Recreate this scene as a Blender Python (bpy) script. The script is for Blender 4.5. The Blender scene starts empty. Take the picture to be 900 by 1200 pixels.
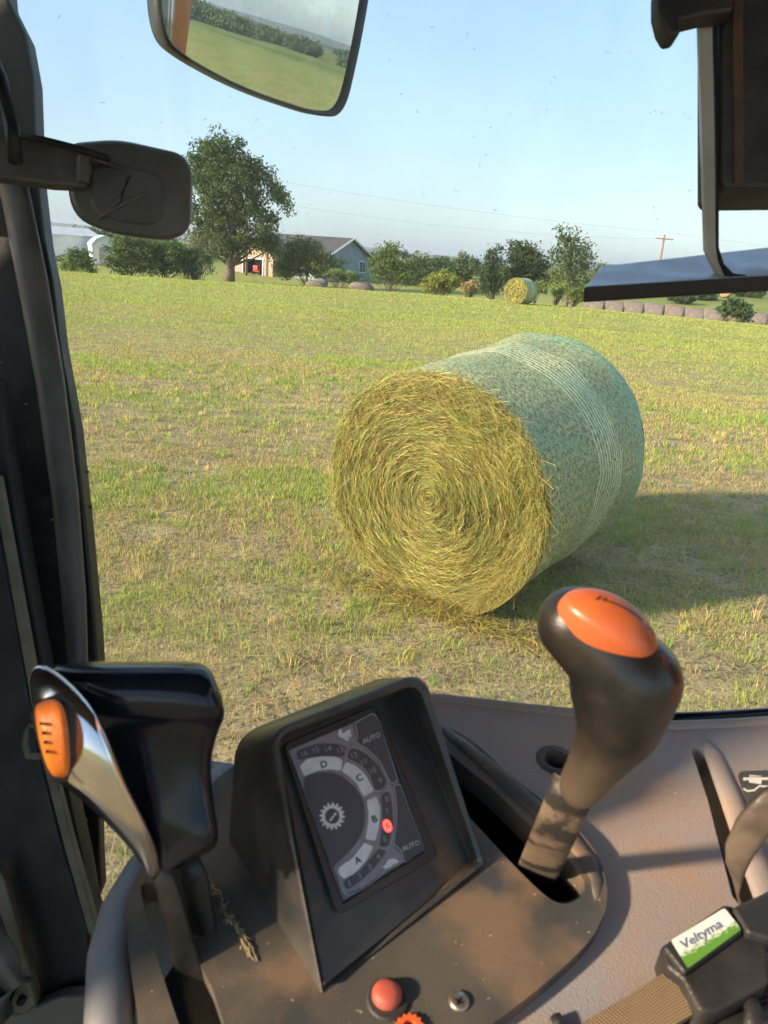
import bpy, bmesh, math, random
import numpy as np
from mathutils import Vector, Matrix
from mathutils.geometry import tessellate_polygon
R = math.radians
random.seed(7)
rng = np.random.default_rng(11)
scene = bpy.context.scene
col = scene.collection
PI = math.pi

# ------------------------------------------------------------------ camera
H = 2.06
PITCH, ROLL = R(18.5), R(4.3)
CF = np.array([0, math.cos(PITCH), -math.sin(PITCH)])
r0 = np.array([1.0, 0, 0]); u0 = np.array([0, math.sin(PITCH), math.cos(PITCH)])
CR = math.cos(ROLL) * r0 + math.sin(ROLL) * u0
CU = -math.sin(ROLL) * r0 + math.cos(ROLL) * u0
CAM = np.array([0, 0, H])

def ray(u, v): return CF + (u - 450) / 900 * CR + (600 - v) / 900 * CU
def P(u, v, d): return CAM + d * ray(u, v)                    # photo direction at a distance
def at(u, v, D):                                               # point at horizontal distance D
    d = ray(u, v); return CAM + d * (D / math.hypot(d[0], d[1]))
def on_plane(u, v, p0, n):
    d = ray(u, v); return CAM + d * (np.dot(p0 - CAM, n) / np.dot(d, n))

# ------------------------------------------------------------------ terrain
def sm(x, a, b):
    t = np.clip((np.asarray(x, float) - a) / (b - a), 0, 1); return t * t * (3 - 2 * t)
def terrain(x, y):
    r = np.hypot(x, y)
    z = -1.45 * sm(r, 44, 66) * (1 - sm(r, 80, 118))
    z = z + 0.012 * np.sin(x * 1.3 + 0.7 * y) * sm(r, 2, 6) + 0.05 * np.sin(x * .21 + 1) * np.sin(y * .17) * sm(r, 8, 20)
    z = z + .5 * np.sin(x * .011 + 2) * np.sin(y * .013) * sm(r, 130, 300)
    return z

def vnoise(x, y, seed=0):
    rs = np.random.default_rng(seed); T = rs.random((256, 256))
    xi = np.floor(x).astype(int); yi = np.floor(y).astype(int)
    fx = x - xi; fy = y - yi; fx = fx * fx * (3 - 2 * fx); fy = fy * fy * (3 - 2 * fy)
    a = T[xi & 255, yi & 255]; b = T[(xi + 1) & 255, yi & 255]; c = T[xi & 255, (yi + 1) & 255]; d = T[(xi + 1) & 255, (yi + 1) & 255]
    return (a * (1 - fx) + b * fx) * (1 - fy) + (c * (1 - fx) + d * fx) * fy

# ------------------------------------------------------------------ object helpers
def tag(o, label=None, cat=None, group=None, kind=None):
    if label: o['label'] = label
    if cat: o['category'] = cat
    if group: o['group'] = group
    if kind: o['kind'] = kind
    return o
def empty(name, loc, label, cat, group=None, rz=0):
    o = bpy.data.objects.new(name, None); col.objects.link(o)
    o.location = [float(c) for c in loc]; o.rotation_euler = (0, 0, rz); o.empty_display_size = .2
    return tag(o, label, cat, group)
def link(name, me, mat, parent=None, smooth=True):
    me.name = name
    o = bpy.data.objects.new(name, me); col.objects.link(o)
    for m in (mat if isinstance(mat, (list, tuple)) else [mat]): me.materials.append(m)
    if smooth: me.polygons.foreach_set('use_smooth', [True] * len(me.polygons))
    if parent: o.parent = parent
    return o
def pyobj(name, verts, faces, mat, parent=None, smooth=True, base=None, mi=None):
    me = bpy.data.meshes.new(name)
    V = np.array(verts, float)
    if base is not None: V = V - np.array(base)
    me.from_pydata([tuple(v) for v in V], [], [tuple(int(i) for i in f) for f in faces])
    me.validate(); me.update()
    o = link(name, me, mat, parent, smooth)
    if mi is not None: me.polygons.foreach_set('material_index', mi)
    return o
def npobj(name, V, F, mat, parent=None, colors=None, smooth=False):
    """V (n,3), F (m,k) all faces with k corners"""
    me = bpy.data.meshes.new(name)
    m, k = F.shape
    me.vertices.add(len(V)); me.vertices.foreach_set('co', np.asarray(V, np.float32).ravel())
    me.loops.add(m * k); me.loops.foreach_set('vertex_index', F.astype(np.int32).ravel())
    me.polygons.add(m); me.polygons.foreach_set('loop_start', np.arange(0, m * k, k, dtype=np.int32))
    me.update(calc_edges=True)
    if colors is not None:
        a = me.color_attributes.new('Col', 'FLOAT_COLOR', 'POINT')
        a.data.foreach_set('color', np.concatenate([colors, np.ones((len(colors), 1))], 1).astype(np.float32).ravel())
    return link(name, me, mat, parent, smooth)
def finish(o, bevel=0, seg=3, sub=0, ang=35):
    if sub:
        s = o.modifiers.new('sub', 'SUBSURF'); s.levels = sub; s.render_levels = sub
    if bevel:
        b = o.modifiers.new('bev', 'BEVEL'); b.width = bevel; b.segments = seg; b.limit_method = 'ANGLE'; b.angle_limit = R(ang)
        w = o.modifiers.new('wn', 'WEIGHTED_NORMAL'); w.keep_sharp = True
    return o

class MB:
    """collects shapes into one mesh"""
    def __init__(s): s.v = []; s.f = []; s.m = []
    def add(s, V, F, mi=0):
        n = len(s.v); s.v += [tuple(float(c) for c in v) for v in V]; s.f += [tuple(int(i) + n for i in f) for f in F]; s.m += [mi] * len(F)
    def box(s, c, size, rz=0, mi=0, tilt=None):
        sx, sy, sz = [k / 2 for k in size]
        M = Matrix.Rotation(rz, 3, 'Z')
        if tilt: M = M @ Matrix.Rotation(tilt[1], 3, tilt[0])
        V = [M @ Vector((a * sx, b * sy, d * sz)) + Vector(c) for a in (-1, 1) for b in (-1, 1) for d in (-1, 1)]
        s.add(V, [(0, 1, 3, 2), (4, 6, 7, 5), (0, 4, 5, 1), (2, 3, 7, 6), (0, 2, 6, 4), (1, 5, 7, 3)], mi)
    def tube(s, pts, rad, n=8, mi=0, cap=True, flat=1.0, ref=None):
        pts = [np.array(p, float) for p in pts]
        if not hasattr(rad, '__len__'): rad = [rad] * len(pts)
        V = []; F = []
        for i, p in enumerate(pts):
            t = pts[min(i + 1, len(pts) - 1)] - pts[max(i - 1, 0)]; t = t / (np.linalg.norm(t) + 1e-9)
            a = np.array(ref if ref is not None else ([0, 0, 1.] if abs(t[2]) < .9 else [1., 0, 0]))
            x = np.cross(t, a); x /= np.linalg.norm(x) + 1e-9; y = np.cross(x, t)
            for k in range(n):
                th = 2 * PI * k / n
                V.append(p + rad[i] * (math.cos(th) * x + flat * math.sin(th) * y))
        for i in range(len(pts) - 1):
            for k in range(n):
                F.append((i * n + k, i * n + (k + 1) % n, (i + 1) * n + (k + 1) % n, (i + 1) * n + k))
        if cap: F.append(tuple(range(n - 1, -1, -1))); F.append(tuple((len(pts) - 1) * n + k for k in range(n)))
        s.add(V, F, mi)
    def cyl(s, a, b, r, n=16, mi=0): s.tube([a, b], r, n, mi)
    def build(s, name, mat, parent=None, smooth=True, base=None):
        return pyobj(name, s.v, s.f, mat, parent, smooth, base, s.m if isinstance(mat, (list, tuple)) else None)

def cr(pts, closed=True, n=6):
    """Catmull-Rom smoothing of an outline"""
    pts = [np.array(p, float) for p in pts]; out = []; N = len(pts)
    rng_ = range(N) if closed else range(N - 1)
    for i in rng_:
        g = (lambda k: pts[k % N]) if closed else (lambda k: pts[min(max(k, 0), N - 1)])
        a, b, c, d = g(i - 1), g(i), g(i + 1), g(i + 2)
        for k in range(n):
            t = k / n
            out.append(.5 * ((2 * b) + (-a + c) * t + (2 * a - 5 * b + 4 * c - d) * t * t + (-a + 3 * b - 3 * c + d) * t ** 3))
    if not closed: out.append(pts[-1])
    return out
def plate(name, outer, holes, f3d, n, thick, mat, parent=None, bevel=0, seg=3, base=None):
    """flat plate with holes: outlines traced on its plane, real thickness along -n"""
    loops = [outer] + list(holes)
    tri = tessellate_polygon([[Vector((p[0], p[1], 0)) for p in l] for l in loops])
    flat = [p for l in loops for p in l]; N = len(flat)
    top = [f3d(p[0], p[1]) for p in flat]; n = np.array(n)
    V = top + [t - n * thick for t in top]; F = []
    for t in tri:
        a, b, c = [top[i] for i in t]
        if np.dot(np.cross(b - a, c - a), n) < 0: t = t[::-1]
        F.append(t); F.append(tuple(i + N for i in t[::-1]))
    s = 0
    for l in loops:
        m = len(l)
        for i in range(m):
            a, b = s + i, s + (i + 1) % m
            F.append((a, b, b + N, a + N))
        s += m
    o = pyobj(name, V, F, mat, parent, False, base)
    bm = bmesh.new(); bm.from_mesh(o.data); bmesh.ops.dissolve_degenerate(bm, dist=1e-6, edges=bm.edges); bmesh.ops.dissolve_limit(bm, angle_limit=R(.5), verts=[], edges=bm.edges); bmesh.ops.recalc_face_normals(bm, faces=bm.faces); bm.to_mesh(o.data); bm.free()
    o.data.polygons.foreach_set('use_smooth', [True] * len(o.data.polygons))
    if bevel: finish(o, bevel, seg)
    else:
        o.data.polygons.foreach_set('use_smooth', [False] * len(o.data.polygons))
    return o
def slab(name, pts, thick, mat, parent=None, bevel=.003, dirn=None, holes=()):
    """prism: outline points (u,v,d), pushed away by a real thickness"""
    A = [P(*p) for p in pts]
    c = sum(A) / len(A)
    q = np.linalg.svd(np.array(A) - c)[2]
    n = q[2]
    if np.dot(n, CAM - c) < 0: n = -n
    return plate(name, [(p[0], p[1]) for p in pts], list(holes), lambda u, v: on_plane(u, v, c, n), n if dirn is None else -np.array(dirn), thick, mat, parent, bevel)
def eloft(name, rows, mat, parent=None, n=24, e=2.0, mb=None, cap=True, sub=0):
    """lofted solid: rows of (uL,vL,uR,vR,depth,half depth)"""
    V = []; F = []
    for (a, b, c, d, z, h) in rows:
        L, Rr = P(a, b, z), P(c, d, z); m = (L + Rr) / 2; w = (Rr - L) / 2
        out = m - CAM; out = out / np.linalg.norm(out)
        for k in range(n):
            th = 2 * PI * k / n; cs, sn = math.cos(th), math.sin(th)
            cs = math.copysign(abs(cs) ** (2 / e), cs); sn = math.copysign(abs(sn) ** (2 / e), sn)
            V.append(m + cs * w - sn * h * out)
    for i in range(len(rows) - 1):
        for k in range(n): F.append((i * n + k, i * n + (k + 1) % n, (i + 1) * n + (k + 1) % n, (i + 1) * n + k))
    if cap: F.append(tuple(range(n - 1, -1, -1))); F.append(tuple((len(rows) - 1) * n + k for k in range(n)))
    if mb is not None: mb.add(V, F); return None
    o = pyobj(name, V, F, mat, parent, True)
    if sub: finish(o, sub=sub)
    return o

# ------------------------------------------------------------------ materials
def mat(name, c1, c2=None, scale=5, rough=.6, rough2=None, bump=0, bscale=200, metal=0, coat=0, detail=4, lo=.4, hi=.6, spec=.5, c3=None, s3=3, lo3=.5, hi3=.65, emit=None, stretch=None, specks=None):
    m = bpy.data.materials.new(name); m.use_nodes = True; nt = m.node_tree; nd = nt.nodes; lk = nt.links
    b = nd['Principled BSDF']; b.inputs['Base Color'].default_value = (*c1, 1); b.inputs['Roughness'].default_value = rough
    b.inputs['Metallic'].default_value = metal; b.inputs['Coat Weight'].default_value = coat; b.inputs['Specular IOR Level'].default_value = spec
    tc = nd.new('ShaderNodeTexCoord'); co = tc.outputs['Object']
    if stretch:
        mp = nd.new('ShaderNodeMapping'); mp.inputs['Scale'].default_value = stretch; lk.new(co, mp.inputs[0]); co = mp.outputs[0]
    def noise(s, d=4):
        n = nd.new('ShaderNodeTexNoise'); n.inputs['Scale'].default_value = s; n.inputs['Detail'].default_value = d; lk.new(co, n.inputs['Vector']); return n
    def ramp(src, a, c):
        r = nd.new('ShaderNodeMapRange'); r.inputs[1].default_value = a; r.inputs[2].default_value = c; lk.new(src, r.inputs[0]); return r.outputs[0]
    def mix(fac, a, b_):
        x = nd.new('ShaderNodeMix'); x.data_type = 'RGBA'; lk.new(fac, x.inputs[0])
        for inp, val in ((6, a), (7, b_)):
            if isinstance(val, tuple): x.inputs[inp].default_value = (*val, 1)
            else: lk.new(val, x.inputs[inp])
        return x.outputs[2]
    if c2:
        f = ramp(noise(scale, detail).outputs['Fac'], lo, hi); cc = mix(f, c1, c2)
        if c3: cc = mix(ramp(noise(s3, 5).outputs['Fac'], lo3, hi3), cc, c3)
        if specks: cc = mix(ramp(noise(specks[1], 2).outputs['Fac'], specks[2], specks[2] + .03), cc, specks[0])
        lk.new(cc, b.inputs['Base Color'])
        if rough2 is not None:
            rr = nd.new('ShaderNodeMapRange'); rr.inputs[3].default_value = rough; rr.inputs[4].default_value = rough2; lk.new(f, rr.inputs[0]); lk.new(rr.outputs[0], b.inputs['Roughness'])
    if bump:
        bp = nd.new('ShaderNodeBump'); bp.inputs['Strength'].default_value = bump; bp.inputs['Distance'].default_value = .002 if bscale > 60 else .02
        lk.new(noise(bscale, 3).outputs['Fac'], bp.inputs['Height']); lk.new(bp.outputs[0], b.inputs['Normal'])
    if emit: b.inputs['Emission Color'].default_value = (*emit[0], 1); b.inputs['Emission Strength'].default_value = emit[1]
    return m
def leafmat(name, transl=.35, rough=.55, tint=(1, 1, 1)):
    m = bpy.data.materials.new(name); m.use_nodes = True; nt = m.node_tree; nd = nt.nodes; lk = nt.links
    b = nd['Principled BSDF']; b.inputs['Roughness'].default_value = rough; b.inputs['Specular IOR Level'].default_value = .3
    a = nd.new('ShaderNodeAttribute'); a.attribute_name = 'Col'
    t = nd.new('ShaderNodeBsdfTranslucent'); mx = nd.new('ShaderNodeMixShader'); mx.inputs[0].default_value = transl
    lk.new(a.outputs['Color'], b.inputs['Base Color']); lk.new(a.outputs['Color'], t.inputs[0])
    lk.new(b.outputs[0], mx.inputs[1]); lk.new(t.outputs[0], mx.inputs[2]); lk.new(mx.outputs[0], nd['Material Output'].inputs[0])
    return m

M = {}
M['leaf'] = leafmat('leaf', .45); M['blade'] = leafmat('blade', .25, .6); M['hay'] = leafmat('hay', .15, .65)
M['bark'] = mat('bark', (.10, .085, .065), (.2, .17, .13), 8, .9, bump=.6, bscale=20)
M['pillar'] = mat('pillar_paint', (.020, .025, .026), (.04, .046, .044), 9, .42, .6, bump=.15, bscale=400, c3=(.10, .09, .07), s3=22, lo3=.6, hi3=.78, specks=((.35, .34, .3), 120, .74))
M['pillar_worn'] = mat('pillar_worn', (.085, .083, .073), (.125, .12, .105), 14, .45, .6, bump=.2, bscale=300, c3=(.15, .13, .1), s3=60, lo3=.66, hi3=.75)
M['black'] = mat('black_rubber', (.004, .005, .006), (.011, .012, .013), 20, .5, .7, bump=.2, bscale=400)
M['tanedge'] = mat('primer_edge', (.10, .095, .07), (.15, .14, .10), 30, .6, bump=.2, bscale=200)
M['mirrorback'] = mat('mirror_plastic', (.085, .086, .078), (.125, .125, .11), 10, .35, .55, bump=.15, bscale=300, c3=(.13, .125, .11), s3=50, lo3=.66, hi3=.8)
M['darkrim'] = mat('mirror_rim', (.012, .016, .02), (.03, .035, .04), 30, .45, bump=.15, bscale=300)
M['console'] = mat('console_plastic', (.27, .26, .275), (.30, .275, .265), 14, .5, .65, bump=.4, bscale=800, specks=((.5, .44, .36), 330, .73), c3=(.36, .24, .165), s3=8, lo3=.42, hi3=.68)
M['bumper'] = mat('console_edge_plastic', (.21, .22, .245), (.26, .26, .27), 20, .45, bump=.3, bscale=1400)
M['pod'] = mat('dark_cover_plastic', (.05, .05, .048), (.082, .072, .058), 16, .5, .7, bump=.22, bscale=1300, c3=(.165, .11, .07), s3=15, lo3=.5, hi3=.62, specks=((.42, .34, .25), 300, .735))
M['hood'] = mat('display_hood_plastic', (.036, .036, .035), (.07, .064, .055), 22, .33, .5, bump=.15, bscale=700, c3=(.16, .10, .055), s3=26, lo3=.6, hi3=.8)
M['recess'] = mat('display_recess_plastic', (.028, .028, .027), (.04, .038, .035), 20, .45, .6, bump=.15, bscale=600)
M['gloss'] = mat('gloss_black', (.006, .008, .014), (.009, .011, .018), 20, .13, .2, spec=.35)
M['chrome'] = mat('chrome', (.72, .70, .68), (.6, .58, .56), 40, .1, .22, metal=1)
M['orange'] = mat('orange_plastic', (.50, .115, .033), (.44, .10, .033), 60, .3, .42, bump=.08, bscale=300)
M['orangebtn'] = mat('orange_button', (.82, .22, .02), (.7, .17, .02), 80, .35, .5, bump=.2, bscale=400)
M['ink'] = mat('black_print', (.02, .015, .012), rough=.5)
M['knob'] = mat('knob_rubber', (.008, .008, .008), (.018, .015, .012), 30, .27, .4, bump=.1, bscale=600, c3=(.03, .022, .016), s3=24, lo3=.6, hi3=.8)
M['dusty'] = mat('dusty_metal', (.085, .062, .042), (.14, .10, .068), 40, .5, .7, bump=.3, bscale=400, c3=(.02, .018, .016), s3=42, lo3=.54, hi3=.6)
M['red'] = mat('red_button', (.45, .09, .055), (.38, .08, .055), 80, .5, .6, bump=.1, bscale=300)
M['screw'] = mat('screw_metal', (.45, .42, .36), (.25, .2, .15), 200, .35, .5, metal=.9)
M['panel'] = mat('display_panel', (.12, .13, .15), (.14, .148, .17), 60, .25, .3, spec=.25)
M['pgrey'] = mat('display_grey', (.19, .205, .235), (.215, .23, .26), 60, .25, .3)
M['pdark'] = mat('display_dark', (.085, .092, .104), rough=.3, spec=.2)
M['pwhite'] = mat('display_white', (.70, .72, .72), (.60, .62, .62), 90, .3)
M['pline'] = mat('display_line', (.36, .38, .39), rough=.35)
M['ptext'] = mat('display_text', (.50, .52, .52), rough=.35)
M['pdim'] = mat('display_dim_text', (.27, .285, .31), rough=.35)
M['pred'] = mat('indicator_red', (.8, .03, .02), rough=.4, emit=((1, .035, .03), 2.6))
M['orangepaint'] = mat('orange_paint', (.66, .20, .04), (.6, .22, .06), 6, .5, .7, c3=(.22, .2, .18), s3=9, lo3=.62, hi3=.7)
M['boxblack'] = mat('box_plastic', (.022, .021, .021), (.034, .03, .027), 30, .45, .6, bump=.3, bscale=500)
M['boxbrown'] = mat('worn_edge', (.09, .05, .028), (.06, .04, .028), 40, .5)
M['shelfmetal'] = mat('glossy_grey_metal', (.40, .44, .52), (.46, .50, .57), 26, .25, .4, metal=.3, c3=(.12, .12, .12), s3=70, lo3=.7, hi3=.78)
M['stripmetal'] = mat('strip_metal', (.46, .44, .38), (.32, .30, .25), 12, .3, .45, metal=.3)
M['white'] = mat('white_paint', (.75, .76, .78), (.68, .69, .71), 2, .6)
M['tanwall'] = mat('tan_siding', (.42, .31, .24), (.36, .27, .21), 3, .8)
M['shingle'] = mat('shingle', (.055, .056, .062), (.085, .085, .09), 6, .85, bump=.3, bscale=10)
M['winglass'] = mat('window_glass', (.06, .08, .10), rough=.1)
M['dark'] = mat('dark_interior', (.01, .01, .01), (.02, .02, .02), 3, .9)
M['rock'] = mat('rock', (.13, .12, .11), (.21, .17, .15), 2, .9, bump=.6, bscale=6, c3=(.13, .12, .11), s3=3)
M['pole'] = mat('pole_wood', (.30, .20, .15), (.22, .15, .11), 3, .9)
M['wire'] = mat('wire', (.55, .56, .58), rough=.6)
M['oldbale'] = mat('weathered_hay', (.20, .17, .15), (.14, .12, .105), 5, .95, bump=.6, bscale=14, c3=(.25, .21, .18), s3=2.5, stretch=(1, 4, 4))
M['redpaint'] = mat('red_paint', (.62, .06, .035), (.5, .05, .03), 8, .4)
M['tyre'] = mat('tyre', (.02, .02, .02), rough=.8)
M['soil'] = None

# siding with board lines
def siding(name, c, period=.2):
    m = mat(name, c, tuple(k * .85 for k in c), 1.5, .7); nt = m.node_tree; nd = nt.nodes; lk = nt.links; b = nd['Principled BSDF']
    tc = nd.new('ShaderNodeTexCoord'); w = nd.new('ShaderNodeTexWave'); w.bands_direction = 'Z'; w.wave_profile = 'SAW'; w.inputs['Scale'].default_value = 1 / period / 3.14 * .5
    lk.new(tc.outputs['Object'], w.inputs[0]); bp = nd.new('ShaderNodeBump'); bp.inputs['Distance'].default_value = .03; lk.new(w.outputs['Fac'], bp.inputs['Height']); lk.new(bp.outputs[0], b.inputs['Normal'])
    return m
M['bluewall'] = siding('blue_siding', (.26, .34, .40))

def mat_field():
    m = bpy.data.materials.new('field_soil_and_grass'); m.use_nodes = True; nt = m.node_tree; nd = nt.nodes; lk = nt.links; b = nd['Principled BSDF']
    b.inputs['Roughness'].default_value = .95; b.inputs['Specular IOR Level'].default_value = .1
    tc = nd.new('ShaderNodeTexCoord')
    def mapped(s):
        mp = nd.new('ShaderNodeMapping'); mp.inputs['Scale'].default_value = s; lk.new(tc.outputs['Object'], mp.inputs[0]); return mp.outputs[0]
    def noise(s, d, v): n = nd.new('ShaderNodeTexNoise'); n.inputs['Scale'].default_value = s; n.inputs['Detail'].default_value = d; n.inputs['Roughness'].default_value = .65; lk.new(v, n.inputs['Vector']); return n.outputs['Fac']
    def rmp(src, stops):
        r = nd.new('ShaderNodeValToRGB'); e = r.color_ramp.elements
        e[0].position = stops[0][0]; e[0].color = (*stops[0][1], 1); e[1].position = stops[-1][0]; e[1].color = (*stops[-1][1], 1)
        for p_, c_ in stops[1:-1]: x = e.new(p_); x.color = (*c_, 1)
        lk.new(src, r.inputs[0]); return r.outputs[0]
    def mix(f, a, c, mode='MIX'):
        x = nd.new('ShaderNodeMix'); x.data_type = 'RGBA'; x.blend_type = mode
        if isinstance(f, float): x.inputs[0].default_value = f
        else: lk.new(f, x.inputs[0])
        lk.new(a, x.inputs[6]); lk.new(c, x.inputs[7]); return x.outputs[2]
    ob = tc.outputs['Object']
    near = rmp(noise(26, 8, ob), [(.34, (.11, .092, .06)), (.44, (.26, .22, .13)), (.54, (.42, .34, .20)), (.68, (.20, .20, .08))])
    far = rmp(noise(.55, 9, mapped((.3, 1.5, 1))), [(.34, (.24, .30, .07)), (.47, (.30, .34, .09)), (.58, (.37, .33, .13)), (.70, (.27, .32, .08))])
    geo = nd.new('ShaderNodeVectorMath'); geo.operation = 'LENGTH'; lk.new(ob, geo.inputs[0])
    mr = nd.new('ShaderNodeMapRange'); mr.inputs[1].default_value = 9; mr.inputs[2].default_value = 30; lk.new(geo.outputs['Value'], mr.inputs[0])
    c = mix(mr.outputs[0], near, far)
    md_ = rmp(noise(3.5, 7, mapped((.6, 1.4, 1))), [(.35, (.62, .62, .6)), (.5, (1, 1, 1)), (.65, (1.25, 1.2, 1.1))]); c = mix(1.0, c, md_, 'MULTIPLY')
    # clearly other fields far away
    mr2 = nd.new('ShaderNodeMapRange'); mr2.inputs[1].default_value = 80; mr2.inputs[2].default_value = 110; lk.new(geo.outputs['Value'], mr2.inputs[0])
    ff = rmp(noise(.02, 4, ob), [(.4, (.12, .19, .045)), (.5, (.22, .25, .07)), (.6, (.14, .19, .05))])
    c = mix(mr2.outputs[0], c, ff)
    lk.new(c, b.inputs['Base Color'])
    bp = nd.new('ShaderNodeBump'); bp.inputs['Strength'].default_value = .8; bp.inputs['Distance'].default_value = .03; lk.new(noise(18, 6, ob), bp.inputs['Height']); lk.new(bp.outputs[0], b.inputs['Normal'])
    return m
M['field'] = mat_field()

# ------------------------------------------------------------------ ground, hills
def build_ground():
    rs = [0]; r = .6
    while r < 5200: rs.append(r); r *= 1.055 if r < 160 else 1.14
    nt_ = 180; V = [(0, 0, 0)]; F = []
    for r in rs[1:]:
        for k in range(nt_):
            a = 2 * PI * k / nt_; x, y = r * math.sin(a), r * math.cos(a); V.append((x, y, float(terrain(x, y))))
    for k in range(nt_): F.append((0, 1 + (k + 1) % nt_, 1 + k))
    for i in range(len(rs) - 2):
        for k in range(nt_):
            a, b = 1 + i * nt_ + k, 1 + i * nt_ + (k + 1) % nt_
            F.append((a, b, b + nt_, a + nt_))
    return tag(pyobj('ground', V, F, M['field']), 'mown hay field of yellow green stubble running to the skyline', 'field', kind='structure')
build_ground()
def ridge(name, label, r, top, amp, seed, thick, m):
    V = []; F = []; n = 900
    for k in range(n + 1):
        a = 2 * PI * k / n; xs = np.array([k % n * .5]); ks = np.array([(k % n) * .06])
        h = top + amp * (float(vnoise(ks, ks * 0, seed)[0]) - .5) + amp * .12 * (float(vnoise(xs, xs * 0 + 9, seed)[0]) - .5)
        for dr, hh in ((-thick, -3), (-thick * .45, h * .8), (0, h), (thick, h * .7), (thick * 2, -3)):
            V.append(((r + dr) * math.sin(a), (r + dr) * math.cos(a), hh))
    for k in range(n):
        for j in range(4): F.append((k * 5 + j, k * 5 + j + 5, k * 5 + j + 6, k * 5 + j + 1))
    return tag(pyobj(name, V, F, m, smooth=False), label, 'hills', kind='structure')
mh = mat('wooded_hill', (.035, .055, .025), (.07, .095, .04), .02, .95, bump=0, c3=(.10, .12, .05), s3=.006)
ridge('hills', 'long low wooded ridge fading blue on the horizon', 2600, 17, 14, 3, 350, mh)
ridge('hills', 'nearer dark green wooded rise below the far ridge', 900, 2.4, 4.5, 8, 120, mh)

# ------------------------------------------------------------------ vegetation
def leaf_quads(C, size, seed, flat=.5):
    rs = np.random.default_rng(seed); n = len(C)
    a = rs.normal(size=(n, 3)); a /= np.linalg.norm(a, axis=1)[:, None]
    b = np.cross(a, rs.normal(size=(n, 3))); b /= np.linalg.norm(b, axis=1)[:, None] + 1e-9
    s = size * rs.uniform(.6, 1.4, (n, 1))
    V = np.stack([C - a * s * .5, C + b * s * .32, C + a * s * .5, C - b * s * .32], 1).reshape(-1, 3)
    return V, np.arange(n * 4).reshape(-1, 4)
def crown_points(lobes, per, clump, seed):
    """lobes: (x,y,z,rx,ry,rz) -> leaf centres in clumps with gaps"""
    rs = np.random.default_rng(seed); out = []; cid = []; cents = []
    for L in lobes:
        c = np.array(L[:3]); rr = np.array(L[3:6]); vol = (rr[0] * rr[1] * rr[2]) ** (2 / 3)
        nc = max(4, int(vol / (clump ** 2) * 6.5))
        d = rs.normal(size=(nc, 3)); d /= np.linalg.norm(d, axis=1)[:, None]
        q = c + d * rr * (rs.random((nc, 1)) ** .45) * rs.uniform(.85, 1.1, (nc, 1))
        for k in range(nc):
            m_ = int(per * rs.uniform(.5, 1.5))
            out.append(q[k] + rs.normal(size=(m_, 3)) * clump * np.array([.5, .5, .38])); cid.append(np.full(m_, len(cents))); cents.append(q[k])
    return np.concatenate(out), np.concatenate(cid), np.array(cents)
def plant(name, label, cat, base, lobes, trunk=.2, leaf=.15, per=40, clump=.6, color=(.07, .11, .03), seed=1, group=None, var=.35, twigs=0, parent_split=True, crown='crown'):
    base = np.array(base, float)
    root = empty(name, base, label, cat, group)
    C, cid, cents = crown_points(lobes, per, clump, seed)
    C[:, 2] = np.maximum(C[:, 2], .03)
    rs = np.random.default_rng(seed + 5)
    V, F = leaf_quads(C, leaf, seed)
    cc = np.array(color) * 1.6 * (1 + var * rs.normal(size=(len(cents), 1)) * .6) * (1 + np.array([.25, .08, -.1]) * rs.normal(size=(len(cents), 1)) * .5)
    lc = np.clip(cc[cid] * rs.uniform(.75, 1.3, (len(C), 1)), .012, .5)
    npobj(crown, V, F, M['leaf'], root, np.repeat(lc, 4, 0))
    mb = MB()
    top = np.array([np.mean([l[0] for l in lobes]), np.mean([l[1] for l in lobes]), max(l[2] for l in lobes)])
    if trunk > 0:
        n = 7; path = [np.array([top[0] * (i / n) ** 1.4 + .12 * trunk * math.sin(i * 2.1), top[1] * (i / n) ** 1.4, -.1 + (top[2] + .1) * i / n]) for i in range(n + 1)]
        mb.tube(path, [trunk * (1.25 if i == 0 else 1) * (1 - .85 * i / n) for i in range(n + 1)], 8)
        step = max(1, len(cents) // 42)
        for c in cents[::step]:
            k = min(n - 1, max(1, int((c[2] * .55 / top[2]) * n))); a = path[k]
            mid = a * .45 + c * .55 + np.array([0, 0, -.06 * np.linalg.norm(c - a)])
            rr = trunk * (1 - .85 * k / n) * .45
            mb.tube([a, mid, c], [rr, rr * .4, rr * .1], 5, cap=False)
    else:
        for c in cents[::max(1, len(cents) // 22)]:
            a = np.array([c[0] * .03, c[1] * .03, -.05]); mb.tube([a, (a + c) / 2 + rs.normal(size=3) * .05, c + rs.normal(size=3) * .1], [.03, .02, .008], 4, cap=False)
    for k in range(twigs):
        l = lobes[rs.integers(len(lobes))]; c = np.array(l[:3]) + rs.normal(size=3) * np.array(l[3:6]) * .5
        tip = c + np.array([rs.normal() * .5, rs.normal() * .5, abs(rs.normal()) * .7 + .6])
        mb.tube([np.array([c[0] * .6, c[1] * .6, 0]), c, tip], [.03, .02, .008], 4, cap=False)
    mb.build('trunk' if trunk > 0 else 'stems', M['bark'], root)
    return root
def px_lobes(D, base, lobes, depth=.8):
    """crown lobes given as picture ellipses at distance D, made into 3D ellipsoids"""
    out = []; rs = random.Random(int(D * 10 + lobes[0][0]))
    for (u, v, ru, rv) in lobes:
        c = at(u, v, D) - base; k = D / 900 * 1.04
        d = np.array([base[0], base[1], 0]); d /= np.linalg.norm(d)
        rx = ru * k; c = c + d * rs.uniform(-.5, .5) * rx * depth
        out.append((c[0], c[1], c[2], rx, rx * depth, rv * k))
    return out
def gb(u, v, D):
    p = at(u, v, D); p[2] = float(terrain(p[0], p[1])); return p
def px_plant(name, label, cat, D, u, lobes, **kw):
    base = gb(u, 320, D); return plant(name, label, cat, base, px_lobes(D, base, lobes), **kw)

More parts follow.
